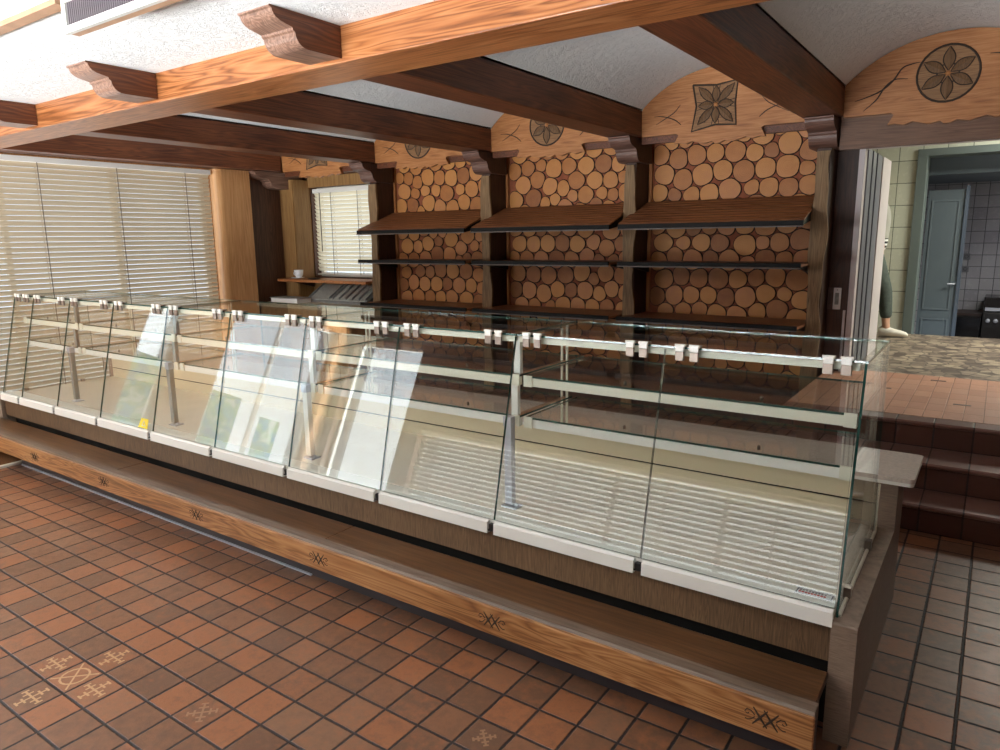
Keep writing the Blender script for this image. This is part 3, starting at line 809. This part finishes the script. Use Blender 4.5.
m = MB(); m.prism([(2.262, .402), (2.262, .443), (2.30, .447), (2.372, .438), (2.40, .428), (2.40, .402)][::-1], 0, XA, XE0-.001)
m.build('front_ledge', M['white_alu'], dc)
dk = MB().box(XA, XE0-.001, 2.40, 3.14, .416, .430).build('deck', M['deck'], dc)
m = MB(); m.box(XA, XE0-.001, 3.138, 3.150, .430, .505); m.box(XA, XE0-.001, 3.138, 3.150, .513, .619); m.box(XA, XE0-.001, 3.144, 3.150, .505, .513, 1)
m.build('back_panel', [M['back_laminate'], M['gap']], dc)
prof = [(2.24, 0), (3.40, 0), (3.40, .618), (3.14, .618), (3.14, .408), (2.246, .414), (2.24, .408)]
m = MB(); m.prism(prof[::-1], 0, XE0, XE1); m.build('end_panel', M['end_panel'], dc, .002)
m = MB(); m.prism(prof[::-1], 0, XA-.07, XA-.001); m.build('end_panel', M['end_panel'], dc, .002)
# rear worktop slab with rounded right corners
m = MB(); m.prism(rrect(XA, -.190, 3.075, 3.46, .02), 2, .634, .652, 0)
m.prism(rrect(XA, -.192, 3.077, 3.458, .02), 2, .619, .634, 1)
m.build('worktop', [M['slab'], M['white_alu']], dc)
# top glass in sections, shelves, rails
secs = [J[0], J[2], J[4], J[6], J[8], J[10]]
rail_z = 1.172
for a, b_ in zip(secs[1:], secs[:-1]):
    x0, x1 = a+.003, b_-.003
    if b_ == J[0]: x1 = -.306
    MB().box(x0, x1, 2.447, 2.972, 1.198, 1.206, 0, None, {2: 1, 3: 1, 4: 1, 5: 1}).build('top_glass', [M['shelf_glass'], M['glass_edge']], dc)
    r = MB().box(a+.012, b_-.012, 2.452, 2.474, rail_z, 1.197).build('top_rail', M['cream'], dc)
    for z, yb, nm in ((.98, 3.07, 'middle'), (.80, 2.95, 'lower')):
        MB().box(a+.014, b_-.014, 2.488, yb, z+.036, z+.044, 0, None, {2: 1, 3: 1, 4: 1, 5: 1}).build('glass_shelf', [M['shelf_glass'], M['glass_edge']], dc)
        r = MB().box(a+.012, b_-.012, 2.486, 2.506, z, z+.035).build('shelf_rail', M['cream'] if z > .9 else M['white_alu'], dc)
        for xe in (a+.012, b_-.012-.04):
            MB().box(xe, xe+.04, 2.480, 2.4859, z-.002, z+.046).build('rail_cap', M['cream'], r)
        for q in (.35, .75):
            xx = a+(b_-a)*q
            MB().lathe([(0, 0), (.006, 0), (.006, .012), (.003, .016), (0, .016)], (xx, 2.53, z+.044), 10).build('shelf_stud', M['chrome'], r)
# uprights with their arms
for k, x in enumerate((-1.68, -3.0, -4.32, -5.64)):
    up = MB().box(x-.018, x+.018, 2.452, 2.482, .445, .80).build('upright', M['steel'] if k == 0 else M['white_alu'] if k == 1 else M['steel_grey'], dc)
    MB().box(x-.03, x+.045, 2.438, 2.50, .4305, .437).lathe([(.008, 0), (.008, .008), (0, .008)], (x+.032, 2.468, .437), 8).build('foot_plate', M['steel'], up)
    MB().box(x-.020, x+.020, 2.448, 2.486, .80, .842).build('connector', M['steel'], up)
    MB().box(x-.016, x+.016, 2.508, 2.530, .84, 1.012).build('upright', M['white_alu'] if k < 2 else M['steel_grey'], dc)
    MB().box(x-.016, x+.016, 2.530, 2.552, 1.02, 1.195).build('upright', M['white_alu'] if k < 2 else M['steel_grey'], dc)
    for z, yb in ((1.002, 2.94), (.822, 2.94)):
        MB().box(x-.006, x+.006, 2.506, yb, z, z+.016).build('shelf_arm', M['batten'], dc)
    MB().box(x-.006, x+.006, 2.475, 2.96, 1.176, 1.196).build('shelf_arm', M['batten'], dc)
    m = MB()
    for dx in (-.014, .014): m.tube([(x+dx, 2.945, .652), (x+dx, 2.945, 1.197)], .006, 6)
    m.build('rear_upright', M['cream'], dc)
# end uprights at the right
for y in (2.935,):
    MB().box(-.345, -.325, y, y+.03, .652, 1.197).build('rear_upright', M['cream'], dc)
for z in (1.0, .82):
    m = MB(); m.prism([(2.51, z), (2.96, z), (2.96, z-.05), (2.90, z-.06), (2.51, z-.012)][::-1], 0, -.339, -.331); m.build('shelf_arm', M['batten'], dc)
# front panes
PB, PT = (2.264, .447), (2.440, 1.196)
for k in range(len(J)-1):
    x1, x0 = J[k]-.002, J[k+1]+.002
    b = MB(); front_glass(b, x0, x1, PB, PT, .008)
    p = b.build('front_pane', GL, dc)
    pr = MB(); pr.prism([(2.236, .396), (2.2615, .396), (2.2615, .446), (2.252, .449), (2.238, .442)][::-1], 0, x0+.014, x1-(.014 if k else .0))
    pr.build('bottom_profile', M['white_alu'], p)
    for xx in (x0+.058, x0+.111, x1-.058-.02, x1-.131) if k else (x0+.058, x0+.111, x1-.046, x1-.100):
        c = MB(); w = .0155
        c.box(xx-w, xx+w, 2.425, 2.4365, 1.158, 1.1915); c.box(xx-w, xx+w, 2.4365, 2.470, 1.2065, 1.214)
        c.box(xx-w, xx+w, 2.4235, 2.4365, 1.192, 1.214, 1); c.tube([(xx-w-.003, 2.430, 1.213), (xx+w+.003, 2.430, 1.213)], .006, 8, 1)
        c.build('hinge_clip', [M['clip'], M['white_alu']], p, .0015)
    if k:
        c = MB(); xj = J[k]
        c.box(xj-.012, xj+.012, 2.244, 2.262, .405, .435); c.box(xj-.016, xj+.004, 2.240, 2.244, .405, .412)
        c.build('hinge_block', M['black'], p, .002)
# side panes
side = [(2.272, .416), (3.06, .416), (3.06, .617), (2.985, .655), (2.985, 1.197), (2.448, 1.197)]
for x0, x1 in ((-.317, -.309), (XA+.001, XA+.009)):
    m = MB(); m.prism(side[::-1], 0, x0, x1, 1, 0)
    sp_ = m.build('side_pane', GL, dc)
    e = x1-.001 if x0 > -1 else x0
    MB().tube([(e, 2.29, .414), (e, 3.066, .416), (e, 3.066, .617)], .007, 6).build('edge_trim', M['cream'], sp_)
    for y in (2.42, 2.86):
        MB().box(e-.012, e+.012, y, y+.03, .416, .452).build('pane_clamp', M['chrome'], sp_, .002)
# printed label at the right end of the ledge and yellow sticker on a pane
lb = MB(); lz = lambda y: .4478-.009*(y-2.30)/.072+.0004
def lab(b, x0, x1, y0, y1, e, mat): b.hexa([(x0, y0, lz(y0)+e), (x1, y0, lz(y0)+e), (x1, y1, lz(y1)+e), (x0, y1, lz(y1)+e), (x0, y0, lz(y0)+e+.0006), (x1, y0, lz(y0)+e+.0006), (x1, y1, lz(y1)+e+.0006), (x0, y1, lz(y1)+e+.0006)], mat)
lab(lb, -.450, -.335, 2.308, 2.364, 0, 0)
lab(lb, -.444, -.341, 2.357, 2.361, .0006, 1); lab(lb, -.444, -.341, 2.311, 2.314, .0006, 1); lab(lb, -.447, -.444, 2.311, 2.361, .0006, 1); lab(lb, -.341, -.338, 2.311, 2.361, .0006, 1)
rnd = random.Random(4)
for k in range(9):
    x = -.440+k*.0095
    lab(lb, x, x+.006, 2.343, 2.351, .0006, 1)
    lab(lb, x, x+.007, 2.322, 2.335, .0006, 2)
lb.build('label', [M['porcelain'], M['grey_print'], M['red_print']], dc)
def on_pane(t): return (PB[0]+(PT[0]-PB[0])*t, PB[1]+(PT[1]-PB[1])*t)
b = MB(); q0, q1 = on_pane(.005), on_pane(.085)
b.hexa([(-4.40, q0[0]-.0012, q0[1]), (-4.29, q0[0]-.0012, q0[1]), (-4.29, q0[0]-.0004, q0[1]), (-4.40, q0[0]-.0004, q0[1]), (-4.37, q1[0]-.0012, q1[1]), (-4.29, q1[0]-.0012, q1[1]), (-4.29, q1[0]-.0004, q1[1]), (-4.37, q1[0]-.0004, q1[1])])
b.tube([(-4.355, q0[0]+.002, q0[1]+.015), (-4.335, q0[0]+.006, q0[1]+.045), (-4.315, q0[0]+.002, q0[1]+.015), (-4.355, q0[0]+.002, q0[1]+.015)], .003, 5, 1)
b.build('sticker', [M['yellow'], M['porcelain']], dc)

# ------------------------------------------------------------------ back left: shelf with cup, counter, display tray
t = thing('wall_shelf', 'narrow brown wooden shelf under the back window', 'shelf', (-6.9, 6.2, 1.1))
m = MB(); m.prism([(-7.70, 6.125), (-7.70, 5.98), (-7.60, 5.93), (-6.06, 5.95), (-6.06, 6.36), (-7.455, 6.36), (-7.455, 6.125)], 2, 1.085, 1.118); m.build('board', M['trim_wood'], t, .003)
for x in (-7.435, -6.072):
    m = MB(); m.prism([(6.36, 1.085), (6.36, 1.0), (6.34, 1.0), (6.05, 1.07), (6.05, 1.085)], 0, x-.012, x+.012); m.build('bracket', M['post_dark'], t)
def cup(x, y, z, lab, f=1.45):
    t = thing('coffee_cup', lab, 'cup', (x, y, z))
    MB().lathe([(r*f, h*f) for r, h in ((0, .002), (.02, .002), (.025, .006), (.036, .03), (.041, .07), (.038, .07), (.033, .03), (.02, .01), (0, .009))], (x, y, z), 20).build('bowl', M['porcelain'], t)
    MB().tube([(x-.038*f+(-.028*f)*math.sin(PI*k/8), y, z+(.058-.04*k/8)*f) for k in range(9)], .006*f, 6).build('handle', M['porcelain'], t)
zt = 1.119
MB_s = MB().lathe([(0, .004), (.03, .004), (.06, .012), (.085, .018), (.085, .021), (.055, .015), (.03, .007), (0, .007)], (-7.35, 6.03, zt), 24)
tag(MB_s.build('saucer', M['porcelain']), 'white saucer under the cup on the window shelf', 'saucer')
cup(-7.33, 6.03, zt+.0125, 'white coffee cup on the wooden shelf under the back window')
MB_p = MB().lathe([(0, 0), (.06, 0), (.085, .012), (.088, .014), (.06, .006), (0, .005)], (-7.08, 6.06, zt), 24)
tag(MB_p.build('dark_dish', M['black']), 'flat dark dish beside the cup on the window shelf', 'dish')
t = thing('back_counter', 'low beige topped counter below the back window shelf', 'counter', (-6.85, 6.0, 0))
MB().box(-7.60, -6.07, 5.62, 6.36, .05, .80).build('body', M['plank_wood'], t)
m = MB(); m.box(-7.62, -6.06, 5.58, 6.362, .80, .84)
m.build('countertop', M['counter_beige'], t, .004)
m = MB()
for k in range(7): m.box(-6.9+k*.12, -6.89+k*.12, 5.62, 5.94, .8402, .843)
m.build('drain_ribs', M['steel'], t)
t = thing('display_tray', 'grey metal sloping tray holder with compartments under the window shelf', 'tray', (-6.6, 6.1, .84))
y0, y1, z0, z1 = 5.98, 6.25, .87, 1.035
def slope(x0, x1, e0, e1, b, mat=0):
    b.hexa([(x0, y0, z0+e0), (x1, y0, z0+e0), (x1, y1, z1+e0), (x0, y1, z1+e0), (x0, y0, z0+e1), (x1, y0, z0+e1), (x1, y1, z1+e1), (x0, y1, z1+e1)], mat)
b = MB(); b.prism([(5.95, .8405), (6.28, .8405), (6.28, 1.025), (5.95, .855)], 0, -7.13, -6.09); b.build('base', M['grey_metal'], t)
b = MB(); slope(-7.11, -6.10, .004, .012, b); b.build('panel', plain('tray_panel', S(176,178,172), .55, .1, .5, .3, 60), t)
for x in [-7.11, -6.74]+[-6.68+k*.112 for k in range(6)]:
    b = MB(); slope(x, x+.010, .0125, .04, b); b.build('divider', M['grey_metal'], t)
t = thing('white_box', 'low white box on the back counter beside the sloping grey tray', 'box', (-7.3, 5.85, .84))
MB().box(-7.52, -7.02, 5.72, 5.94, .8405, .895).build('body', M['white_plastic'], t, .006)
MB().box(-7.53, -7.01, 5.71, 5.945, .8955, .905).build('lid', M['grey_metal'], t, .003)

# ------------------------------------------------------------------ ceiling fittings
t = thing('air_vent', 'grey metal air vent grille hanging from the white ceiling', 'vent', (-3.1, 1.4, 2.5))
VX0, VX1, VY, VZ0 = -3.30, -1.9, 1.587, 2.458
m = MB(); m.box(VX0, VX1, VY-.01, VY+.01, VZ0, VZ0+.028); m.box(VX0, VX1, VY-.01, VY+.01, 2.575, 2.599); m.box(VX0, VX0+.03, VY-.01, VY+.01, VZ0+.028, 2.575); m.box(VX1-.03, VX1, VY-.01, VY+.01, VZ0+.028, 2.575)
m.build('frame', M['vent_frame'], t)
MB().box(VX0+.002, VX1-.002, VY+.0105, VY+.05, VZ0+.004, 2.599).build('box', M['batten'], t)
MB().box(VX0+.03, VX1-.03, VY+.0102, VY+.0104, VZ0+.028, 2.575).build('backing', M['vent_dark'], t)
f = MB(); x = VX0+.04
while x < VX1-.035:
    f.box(x, x+.004, VY-.006, VY+.010, VZ0+.028, 2.575); x += .016
f.build('grille_fins', M['vent_fin'], t)
m = MB(); m.box(XL, VX0-.02, 1.565, 1.625, 2.578, 2.60); m.box(VX0-.02, VX1+.02, 1.648, 1.67, 2.575, 2.60)
struct('trim_5', m, M['batten'])
t = thing('ceiling_spotlight', 'round recessed ceiling spotlight above the kitchen arch', 'light', (-.40, 5.0, 2.94))
zs = 2.935
MB().lathe([(.055, 0), (.085, -.004), (.092, .004), (.092, .03), (.055, .03), (.055, 0)], (-.40, 4.98, zs-.012), 28).build('ring', M['vent_frame'], t)
MB().lathe([(0, .012), (.03, .008), (.0545, .014)], (-.40, 4.98, zs-.012), 20).build('lens', M['grey_metal'], t)

# ------------------------------------------------------------------ switches on the dark lining by the doorway
t = thing('light_switch', 'white light switch on the dark wood beside the kitchen doorway', 'switch', (-1.06, 6.32, 1.08))
MB().box(-1.092, -1.035, 6.315, 6.329, .99, 1.165).build('plate', M['white_plastic'], t, .003)
MB().box(-1.078, -1.049, 6.309, 6.3145, 1.03, 1.125).build('rocker', M['grey_metal'], t, .002)
MB().lathe([(0, .003), (.004, .003), (.004, 0)], (-1.0635, 6.3145, 1.148), 8, 0, 'y').build('screw', M['chrome'], t)
t = thing('switch_plate', 'brown blank switch plate next to the white light switch', 'plate', (-1.15, 6.32, 1.08))
MB().box(-1.134, -1.097, 6.318, 6.329, .99, 1.165).build('plate', M['brown_plate'], t, .003)
MB().box(-1.126, -1.105, 6.3145, 6.3175, 1.03, 1.125).build('cover', plain('brown_cover', S(74,54,50), .4), t, .002)
tag(MB().box(-1.012, -.994, 6.316, 6.329, .4805, .985).build('cable_cover', M['alu_white'], None, .002), 'short pale cable cover strip below the white light switch', 'cable cover')

# ------------------------------------------------------------------ kitchen doorway and what lies behind
m = MB(); m.box(-.982, -.94, 6.322, 6.42, ZL, 2.30); m.box(-.94, XR, 6.36, 6.42, 2.24, 2.30)
struct('door_1', m, M['alu_white'])
t = thing('kitchen_door', 'grey door leaf with pale edges standing open into the kitchen', 'door', (-.94, 6.9, ZL))
MB().box(-.948, -.930, 6.43, 7.20, ZL+.01, 2.25).build('leaf', M['alu_grey'], t)
m = MB(); m.box(-.955, -.922, 7.2005, 7.72, ZL+.01, 2.25)
m.build('edge_stile', M['alu_white'], t)
m = MB(); m.box(-.9295, -.922, 6.62, 6.66, ZL+.01, 2.25); m.box(-.9295, -.922, 6.86, 6.90, ZL+.01, 2.25)
m.build('groove_strip', plain('alu_dark', S(92,92,100), .4, .3), t)
KY = 9.15
m = MB()
m.box(-2.6, -.84, KY, KY+.25, ZL-.05, 2.95); m.box(-.84, 2.6, KY, KY+.25, 2.47, 2.95); m.box(.75, 2.6, KY, KY+.25, ZL-.05, 2.47)
struct('wall_kitchen', m, M['kitchen_tile'])
m = MB()
m.box(-2.7, -2.6, 6.62, 12, 0, 2.95); m.box(2.6, 2.7, 6.62, 12, 0, 2.95); m.box(-2.7, 2.7, 6.62, KY+.2, 2.95, 3.0)
struct('wall_kitchen_side', m, M['kitchen_tile'])
m = MB()
m.box(-.842, -.745, KY-.03, KY+.28, .2, 2.40); m.box(-.842, .84, KY-.03, KY+.28, 2.40, 2.475); m.box(.745, .842, KY-.03, KY+.28, .2, 2.40)
struct('door_2', m, M['green_paint'], None, .004)
m = MB(); m.box(-2.6, 2.6, 11.2, 11.3, .1, 2.9); struct('wall_storeroom', m, M['grey_tile'])
m = MB(); m.box(-2.6, 2.6, KY, 11.3, .1, .2); struct('floor_storeroom', m, M['grey_tile'])
m = MB(); m.box(-2.6, 2.6, KY+.285, 11.3, 2.22, 2.6); struct('ceiling_storeroom', m, M['blue_door'])
t = thing('storeroom_door', 'blue grey panelled door standing ajar beyond the green doorframe', 'door', (-.74, 9.6, .2))
m = MB(); m.box(-.742, -.385, 9.58, 9.62, .21, 2.06); m.build('leaf', M['blue_door'], t)
m = MB()
for z0, z1 in ((.30, .62), (.72, 1.95)):
    for a, b_, c_, d in ((-.70, -.43, z0, z0+.015), (-.70, -.43, z1-.015, z1), (-.70, -.685, z0+.015, z1-.015), (-.445, -.43, z0+.015, z1-.015)): m.box(a, b_, 9.572, 9.5795, c_, d)
m.build('panel_moulding', plain('blue_mould', S(94,104,110), .5), t)
m = MB(); m.tube([(-.405, 9.579, 1.02), (-.405, 9.54, 1.02), (-.47, 9.54, 1.02)], .009, 8); m.build('handle', M['steel'], t)
MB().box(-.384, -.35, 9.56, 9.64, .21, 2.1).build('frame_post', plain('blue_dark', S(74,84,98), .5), t)
t = thing('dark_cabinet', 'low black cabinet against the grey tiled storeroom wall', 'cabinet', (-.25, 10.9, .2))
MB().box(-.42, -.125, 10.7, 11.18, .21, .56).build('body', M['black'], t, .004)
MB().box(-.43, -.12, 10.68, 11.19, .5605, .59).build('top', plain('brown_top', S(52,36,32), .5), t)
MB().box(-.40, -.14, 10.69, 10.6995, .24, .53).build('door', M['black_gloss'], t)
t = thing('kitchen_machine', 'black kitchen machine with round dials next to the low cabinet', 'machine', (.05, 10.8, .2))
MB().box(-.115, .35, 10.55, 11.15, .21, .62).build('body', M['black'], t, .006)
MB().box(-.115, .35, 10.62, 11.15, .6205, .80).build('hood', M['black_gloss'], t, .006)
MB().box(-.10, .33, 10.605, 10.619, .635, .675).build('control_strip', M['steel'], t)
for x in (-.06, .02, .10):
    MB().lathe([(0, .02), (.022, .02), (.026, 0)], (x, 10.549, .52), 14, 0, 'y').build('dial', M['steel'], t)
for z, lb_ in ((1.28, 'upper grey socket on the tiled storeroom wall'), (1.12, 'lower grey socket on the tiled storeroom wall')):
    t = thing('wall_socket', lb_, 'socket', (-.37, 11.19, z), 'sockets on the storeroom wall')
    MB().box(-.41, -.33, 11.185, 11.199, z-.04, z+.04).build('plate', plain('socket', S(112,112,118), .4), t, .003)
    MB().lathe([(.018, .001), (.022, .004), (.022, 0)], (-.37, 11.184, z), 14, 0, 'y').build('ring', M['black'], t)

# ------------------------------------------------------------------ person walking in the kitchen (mostly hidden by the door leaf)
PX, PYY = -1.155, 8.80
def skin(name, verts, edges, radii, mat, parent, sub=2, root=0):
    base = world_base(parent) if parent is not None else Vector((0, 0, 0))
    me = bpy.data.meshes.new(name); me.from_pydata([tuple(Vector(v)-base) for v in verts], edges, [])
    o = bpy.data.objects.new(name, me); C.objects.link(o)
    if parent is not None: o.parent = parent
    md = o.modifiers.new('skin', 'SKIN'); md.use_smooth_shade = True
    for i, r in enumerate(radii):
        sv = me.skin_vertices[0].data[i]; sv.radius = (r, r) if not isinstance(r, tuple) else r; sv.use_root = (i == root)
    me.materials.append(mat)
    s_ = o.modifiers.new('sub', 'SUBSURF'); s_.levels = sub; s_.render_levels = sub
    return o
def pp(dx, dy, z): return (PX+dx, PYY+dy, ZL+z)
skin_m = plain('skin', S(206,160,134), .5); trous = plain('trousers', S(82,90,84), .8, 0, .2, .15, 30); shoe_m = plain('shoe', S(232,226,212), .6); hair_m = plain('hair', S(62,46,36), .7)
def stripes():
    m, nt, b = newmat('striped_cloth')
    tc = N(nt, 'ShaderNodeTexCoord'); sx = N(nt, 'ShaderNodeSeparateXYZ'); nt.links.new(tc.outputs['Object'], sx.inputs[0])
    f = math_(nt, 'GREATER_THAN', math_(nt, 'FRACT', math_(nt, 'DIVIDE', sx.outputs[2], .045)), .5)
    mx = N(nt, 'ShaderNodeMix', data_type='RGBA'); nt.links.new(math_(nt, 'GREATER_THAN', sx.outputs[2], ZL+1.06), mx.inputs[0]); nt.links.new(ramp(nt, f, [(.4, S(24,24,26)), (.6, S(226,226,222))]), mx.inputs[6]); mx.inputs[7].default_value = S(168,166,156); nt.links.new(mx.outputs[2], b.inputs['Base Color']); b.inputs['Roughness'].default_value = .8; return m
V = [pp(0,0,.93), pp(.01,0,1.10), pp(.02,0,1.28), pp(.02,0,1.40), pp(.0,0,1.50), pp(-.04,0,1.60), pp(-.04,0,1.70),     # pelvis..head 0-6
     pp(.03,-.09,.88), pp(.16,-.09,.50), pp(.20,-.09,.10), pp(.23,-.09,.05), pp(.34,-.09,.045),                        # front leg 7-11
     pp(-.02,.09,.88), pp(-.06,.09,.48), pp(-.30,.09,.16), pp(-.29,.09,.07), pp(-.18,.09,.04),                         # rear leg 12-16
     pp(.02,-.19,1.38), pp(-.02,-.22,1.12), pp(.02,-.23,.90), pp(.04,-.23,.84),                                      # arm 17-20
     pp(.02,.19,1.38), pp(-.08,.22,1.12), pp(-.02,.22,.90), pp(0,.22,.84)]                                             # arm 21-24
Ed = [(0,1),(1,2),(2,3),(3,4),(4,5),(5,6),(0,7),(7,8),(8,9),(9,10),(10,11),(0,12),(12,13),(13,14),(14,15),(15,16),(3,17),(17,18),(18,19),(19,20),(3,21),(21,22),(22,23),(23,24)]
Ra = [.12,.12,.13,.11,.055,.085,.095,.085,.055,.04,.042,.03,.085,.055,.04,.042,.03,.055,.04,.03,.026,.055,.04,.03,.026]
body = skin('person', V, Ed, Ra, skin_m, None)
tag(body, 'person in striped top and dark trousers walking in the kitchen behind the door', 'person')
# fingers and thumb of both hands, nose, ears are carried by child meshes of the same skin
def hand(w, d, up, s_):
    b = MB(); w = Vector(w); d = Vector(d).normalized(); n = Vector(up).normalized(); sd = d.cross(n).normalized()
    b.tube([w-d*.02, w+d*.02, w+d*.055, w+d*.085], [.024, .034, .038, .030], 10)
    for k in range(4):
        o = w+d*.08+sd*((k-1.5)*.018); L = (.062, .074, .070, .055)[k]
        b.tube([o, o+d*L*.45-n*.004, o+d*L*.75-n*.016, o+d*L*.88-n*.032], [.009, .0085, .008, .006], 7)
    o = w+d*.03+sd*s_*.03
    b.tube([o, o+d*.025+sd*s_*.025, o+d*.055+sd*s_*.032-n*.008], [.011, .010, .007], 7)
    return b
hand(V[20], (.25, 0, -1), (0, -1, 0), 1).build('hand', skin_m, body)
hand(V[24], (.3, 0, -1), (0, 1, 0), 1).build('hand', skin_m, body)
b = MB(); hc = Vector(pp(-.03, 0, 1.63))
b.tube([hc+Vector((.085, 0, .03)), hc+Vector((.115, 0, -.012)), hc+Vector((.09, 0, -.022))], [.010, .017, .010], 8)
for s_ in (-1, 1):
    b.lathe([(0, .012), (.018, .008), (.026, 0)], tuple(hc+Vector((-.01, s_*.098, 0))), 10, 0, 'y')
b.build('face', skin_m, body)
fd = plain('face_dark', S(92,52,48), .5)
for s_ in (-1, 1): MB().lathe([(0, .012), (.008, .01), (.011, 0)], tuple(hc+Vector((.082, s_*.034, .035))), 8).build('eye', fd, body)
MB().tube([hc+Vector((.082, -.026, -.052)), hc+Vector((.094, 0, -.054)), hc+Vector((.082, .026, -.052))], .005, 6).build('mouth', fd, body)
skin('hair', [pp(-.04,0,1.755), pp(-.10,0,1.73), pp(-.13,0,1.65), pp(-.13,0,1.56)], [(0,1),(1,2),(2,3)], [.085,.10,.085,.06], hair_m, body)
skin('shirt', [pp(0,0,.87), pp(.01,0,1.10), pp(.02,0,1.28), pp(.02,0,1.40), pp(.03,0,1.47), pp(.02,-.19,1.38), pp(-.02,-.22,1.14), pp(.02,-.23,.94), pp(.02,.19,1.38), pp(-.08,.22,1.14), pp(-.03,.22,.95)],
     [(0,1),(1,2),(2,3),(3,4),(3,5),(5,6),(6,7),(3,8),(8,9),(9,10)], [.145,.14,.15,.125,.07,.07,.055,.045,.07,.055,.045], stripes(), body)
skin('trousers', [pp(0,0,.97), pp(.0,0,.92), pp(.03,-.09,.86), pp(.16,-.09,.50), pp(.195,-.09,.19), pp(-.02,.09,.86), pp(-.06,.09,.48), pp(-.27,.09,.21)],
     [(0,1),(1,2),(2,3),(3,4),(1,5),(5,6),(6,7)], [.14,.14,.105,.078,.062,.105,.078,.062], trous, body)
def shoe(o_, tilt):
    b = MB(); prof = [(-.10, .05, .034), (-.07, .062, .048), (0, .056, .052), (.06, .042, .050), (.12, .032, .048), (.165, .022, .036), (.18, .014, .015)]
    vs = []; n = 10; ct_, st_ = math.cos(tilt), math.sin(tilt)
    for x, h, w in prof:
        for k in range(n):
            a = 2*PI*k/n; X = x; Z = h+h*math.sin(a) if True else 0
            Yq = w*math.cos(a)
            vs.append((o_[0]+X*ct_-Z*st_, o_[1]+Yq, o_[2]+X*st_+Z*ct_))
    b.add(vs, [(i*n+k, i*n+(k+1) % n, (i+1)*n+(k+1) % n, (i+1)*n+k) for i in range(len(prof)-1) for k in range(n)], 0, True)
    b.add(vs[:n], [tuple(range(n))[::-1]]); b.add(vs[-n:], [tuple(range(n))])
    return b
shoe(pp(.235, -.09, .004), .10).build('shoe', shoe_m, body)
shoe(pp(-.24, .09, .06), -.45).build('shoe', shoe_m, body)

m = MB(); m.box(-22, XL-.26, -14, 16, -.16, -.12); m.box(XL-.26, 12, -14, YF-.26, -.16, -.12)
struct('ground', m, plain('pavement', S(205,200,190), .9))
# ------------------------------------------------------------------ light: sky outside the windows, added fill lamps out of view
w = bpy.data.worlds.new('world'); SC.world = w; w.use_nodes = True
bg = w.node_tree.nodes['Background']; bg.inputs[0].default_value = (.78, .88, 1, 1); bg.inputs[1].default_value = 1.2
def area(name, loc, rot, sx, sy_, power, col=(1, 1, 1)):
    l = bpy.data.lights.new(name, 'AREA'); l.shape = 'RECTANGLE'; l.size = sx; l.size_y = sy_; l.energy = power; l.color = col
    o = bpy.data.objects.new(name, l); C.objects.link(o); o.location = loc; o.rotation_euler = rot; return o

def sky(name, loc, rot, sx, sy_, lum, col): return area(name, loc, rot, sx, sy_, lum*PI*sx*sy_, col)
sky('daylight_door', (XL-.4, (DY0+DY1)/2, 1.2), (0, -PI/2, 0), 2.4, 1.7, 3.6, (.92, .97, 1))
sky('daylight_strip', (XL-.4, (EY0+EY1)/2, 1.2), (0, -PI/2, 0), 2.4, .5, 3.6, (.92, .97, 1))
sky('daylight_corner', ((FX2+FX3)/2, YF-.4, 1.2), (PI/2, 0, 0), 1.3, 2.4, 3.6, (.92, .97, 1))
sky('daylight_blind', (XL-.5, (WY0+WY1)/2, 1.4), (0, -PI/2, 0), 2.2, 3.3, .30, (1, .97, .92))
sky('daylight_front', ((FX0+FX1)/2, YF-.6, .9), (PI/2, 0, 0), 5.4, 1.2, 1.7, (1, .98, .95))
sky('daylight_back', ((BX0+BX1)/2, YB+.6, 1.7), (-PI/2, 0, 0), 1.1, 1.1, .9, (1, .97, .92))
# added up-facing lamps stand in for pavement bounce, to brighten ceilings and blind
sky('upfill_side', (XL-3.3, -2.4, -.05), (PI, 0, 0), 5., 4., 5., (.96, .98, 1))
sky('upfill_blind', (XL-2.8, 3.5, -.05), (PI, 0, 0), 4., 3.6, 5., (.98, .98, 1))
sky('upfill_front', (-3.4, YF-3.0, -.05), (PI, 0, 0), 7., 5., 120., (.96, .98, 1))
sky('kitchen_fill', (1.2, 8.3, 2.9), (0, 0, 0), 1.6, .8, 26., (1, .99, .88))  # added unseen fill to brighten the kitchen, no fixture
sky('storeroom_fill', (1.2, 10.2, 2.2), (0, 0, 0),   .8, .5, 9, (.95, .95, 1))  # added unseen fill, lifts the storeroom tiles

# ------------------------------------------------------------------ render settings
vs_ = SC.view_settings; vs_.view_transform = 'Standard'; vs_.look = 'None'; vs_.gamma = 1; vs_.use_curve_mapping = False; vs_.exposure = 0.32
cyc = SC.cycles
cyc.use_denoising = True; cyc.transparent_max_bounces = 40; cyc.max_bounces = 10; cyc.diffuse_bounces = 5; cyc.glossy_bounces = 5
cyc.sample_clamp_indirect = 6
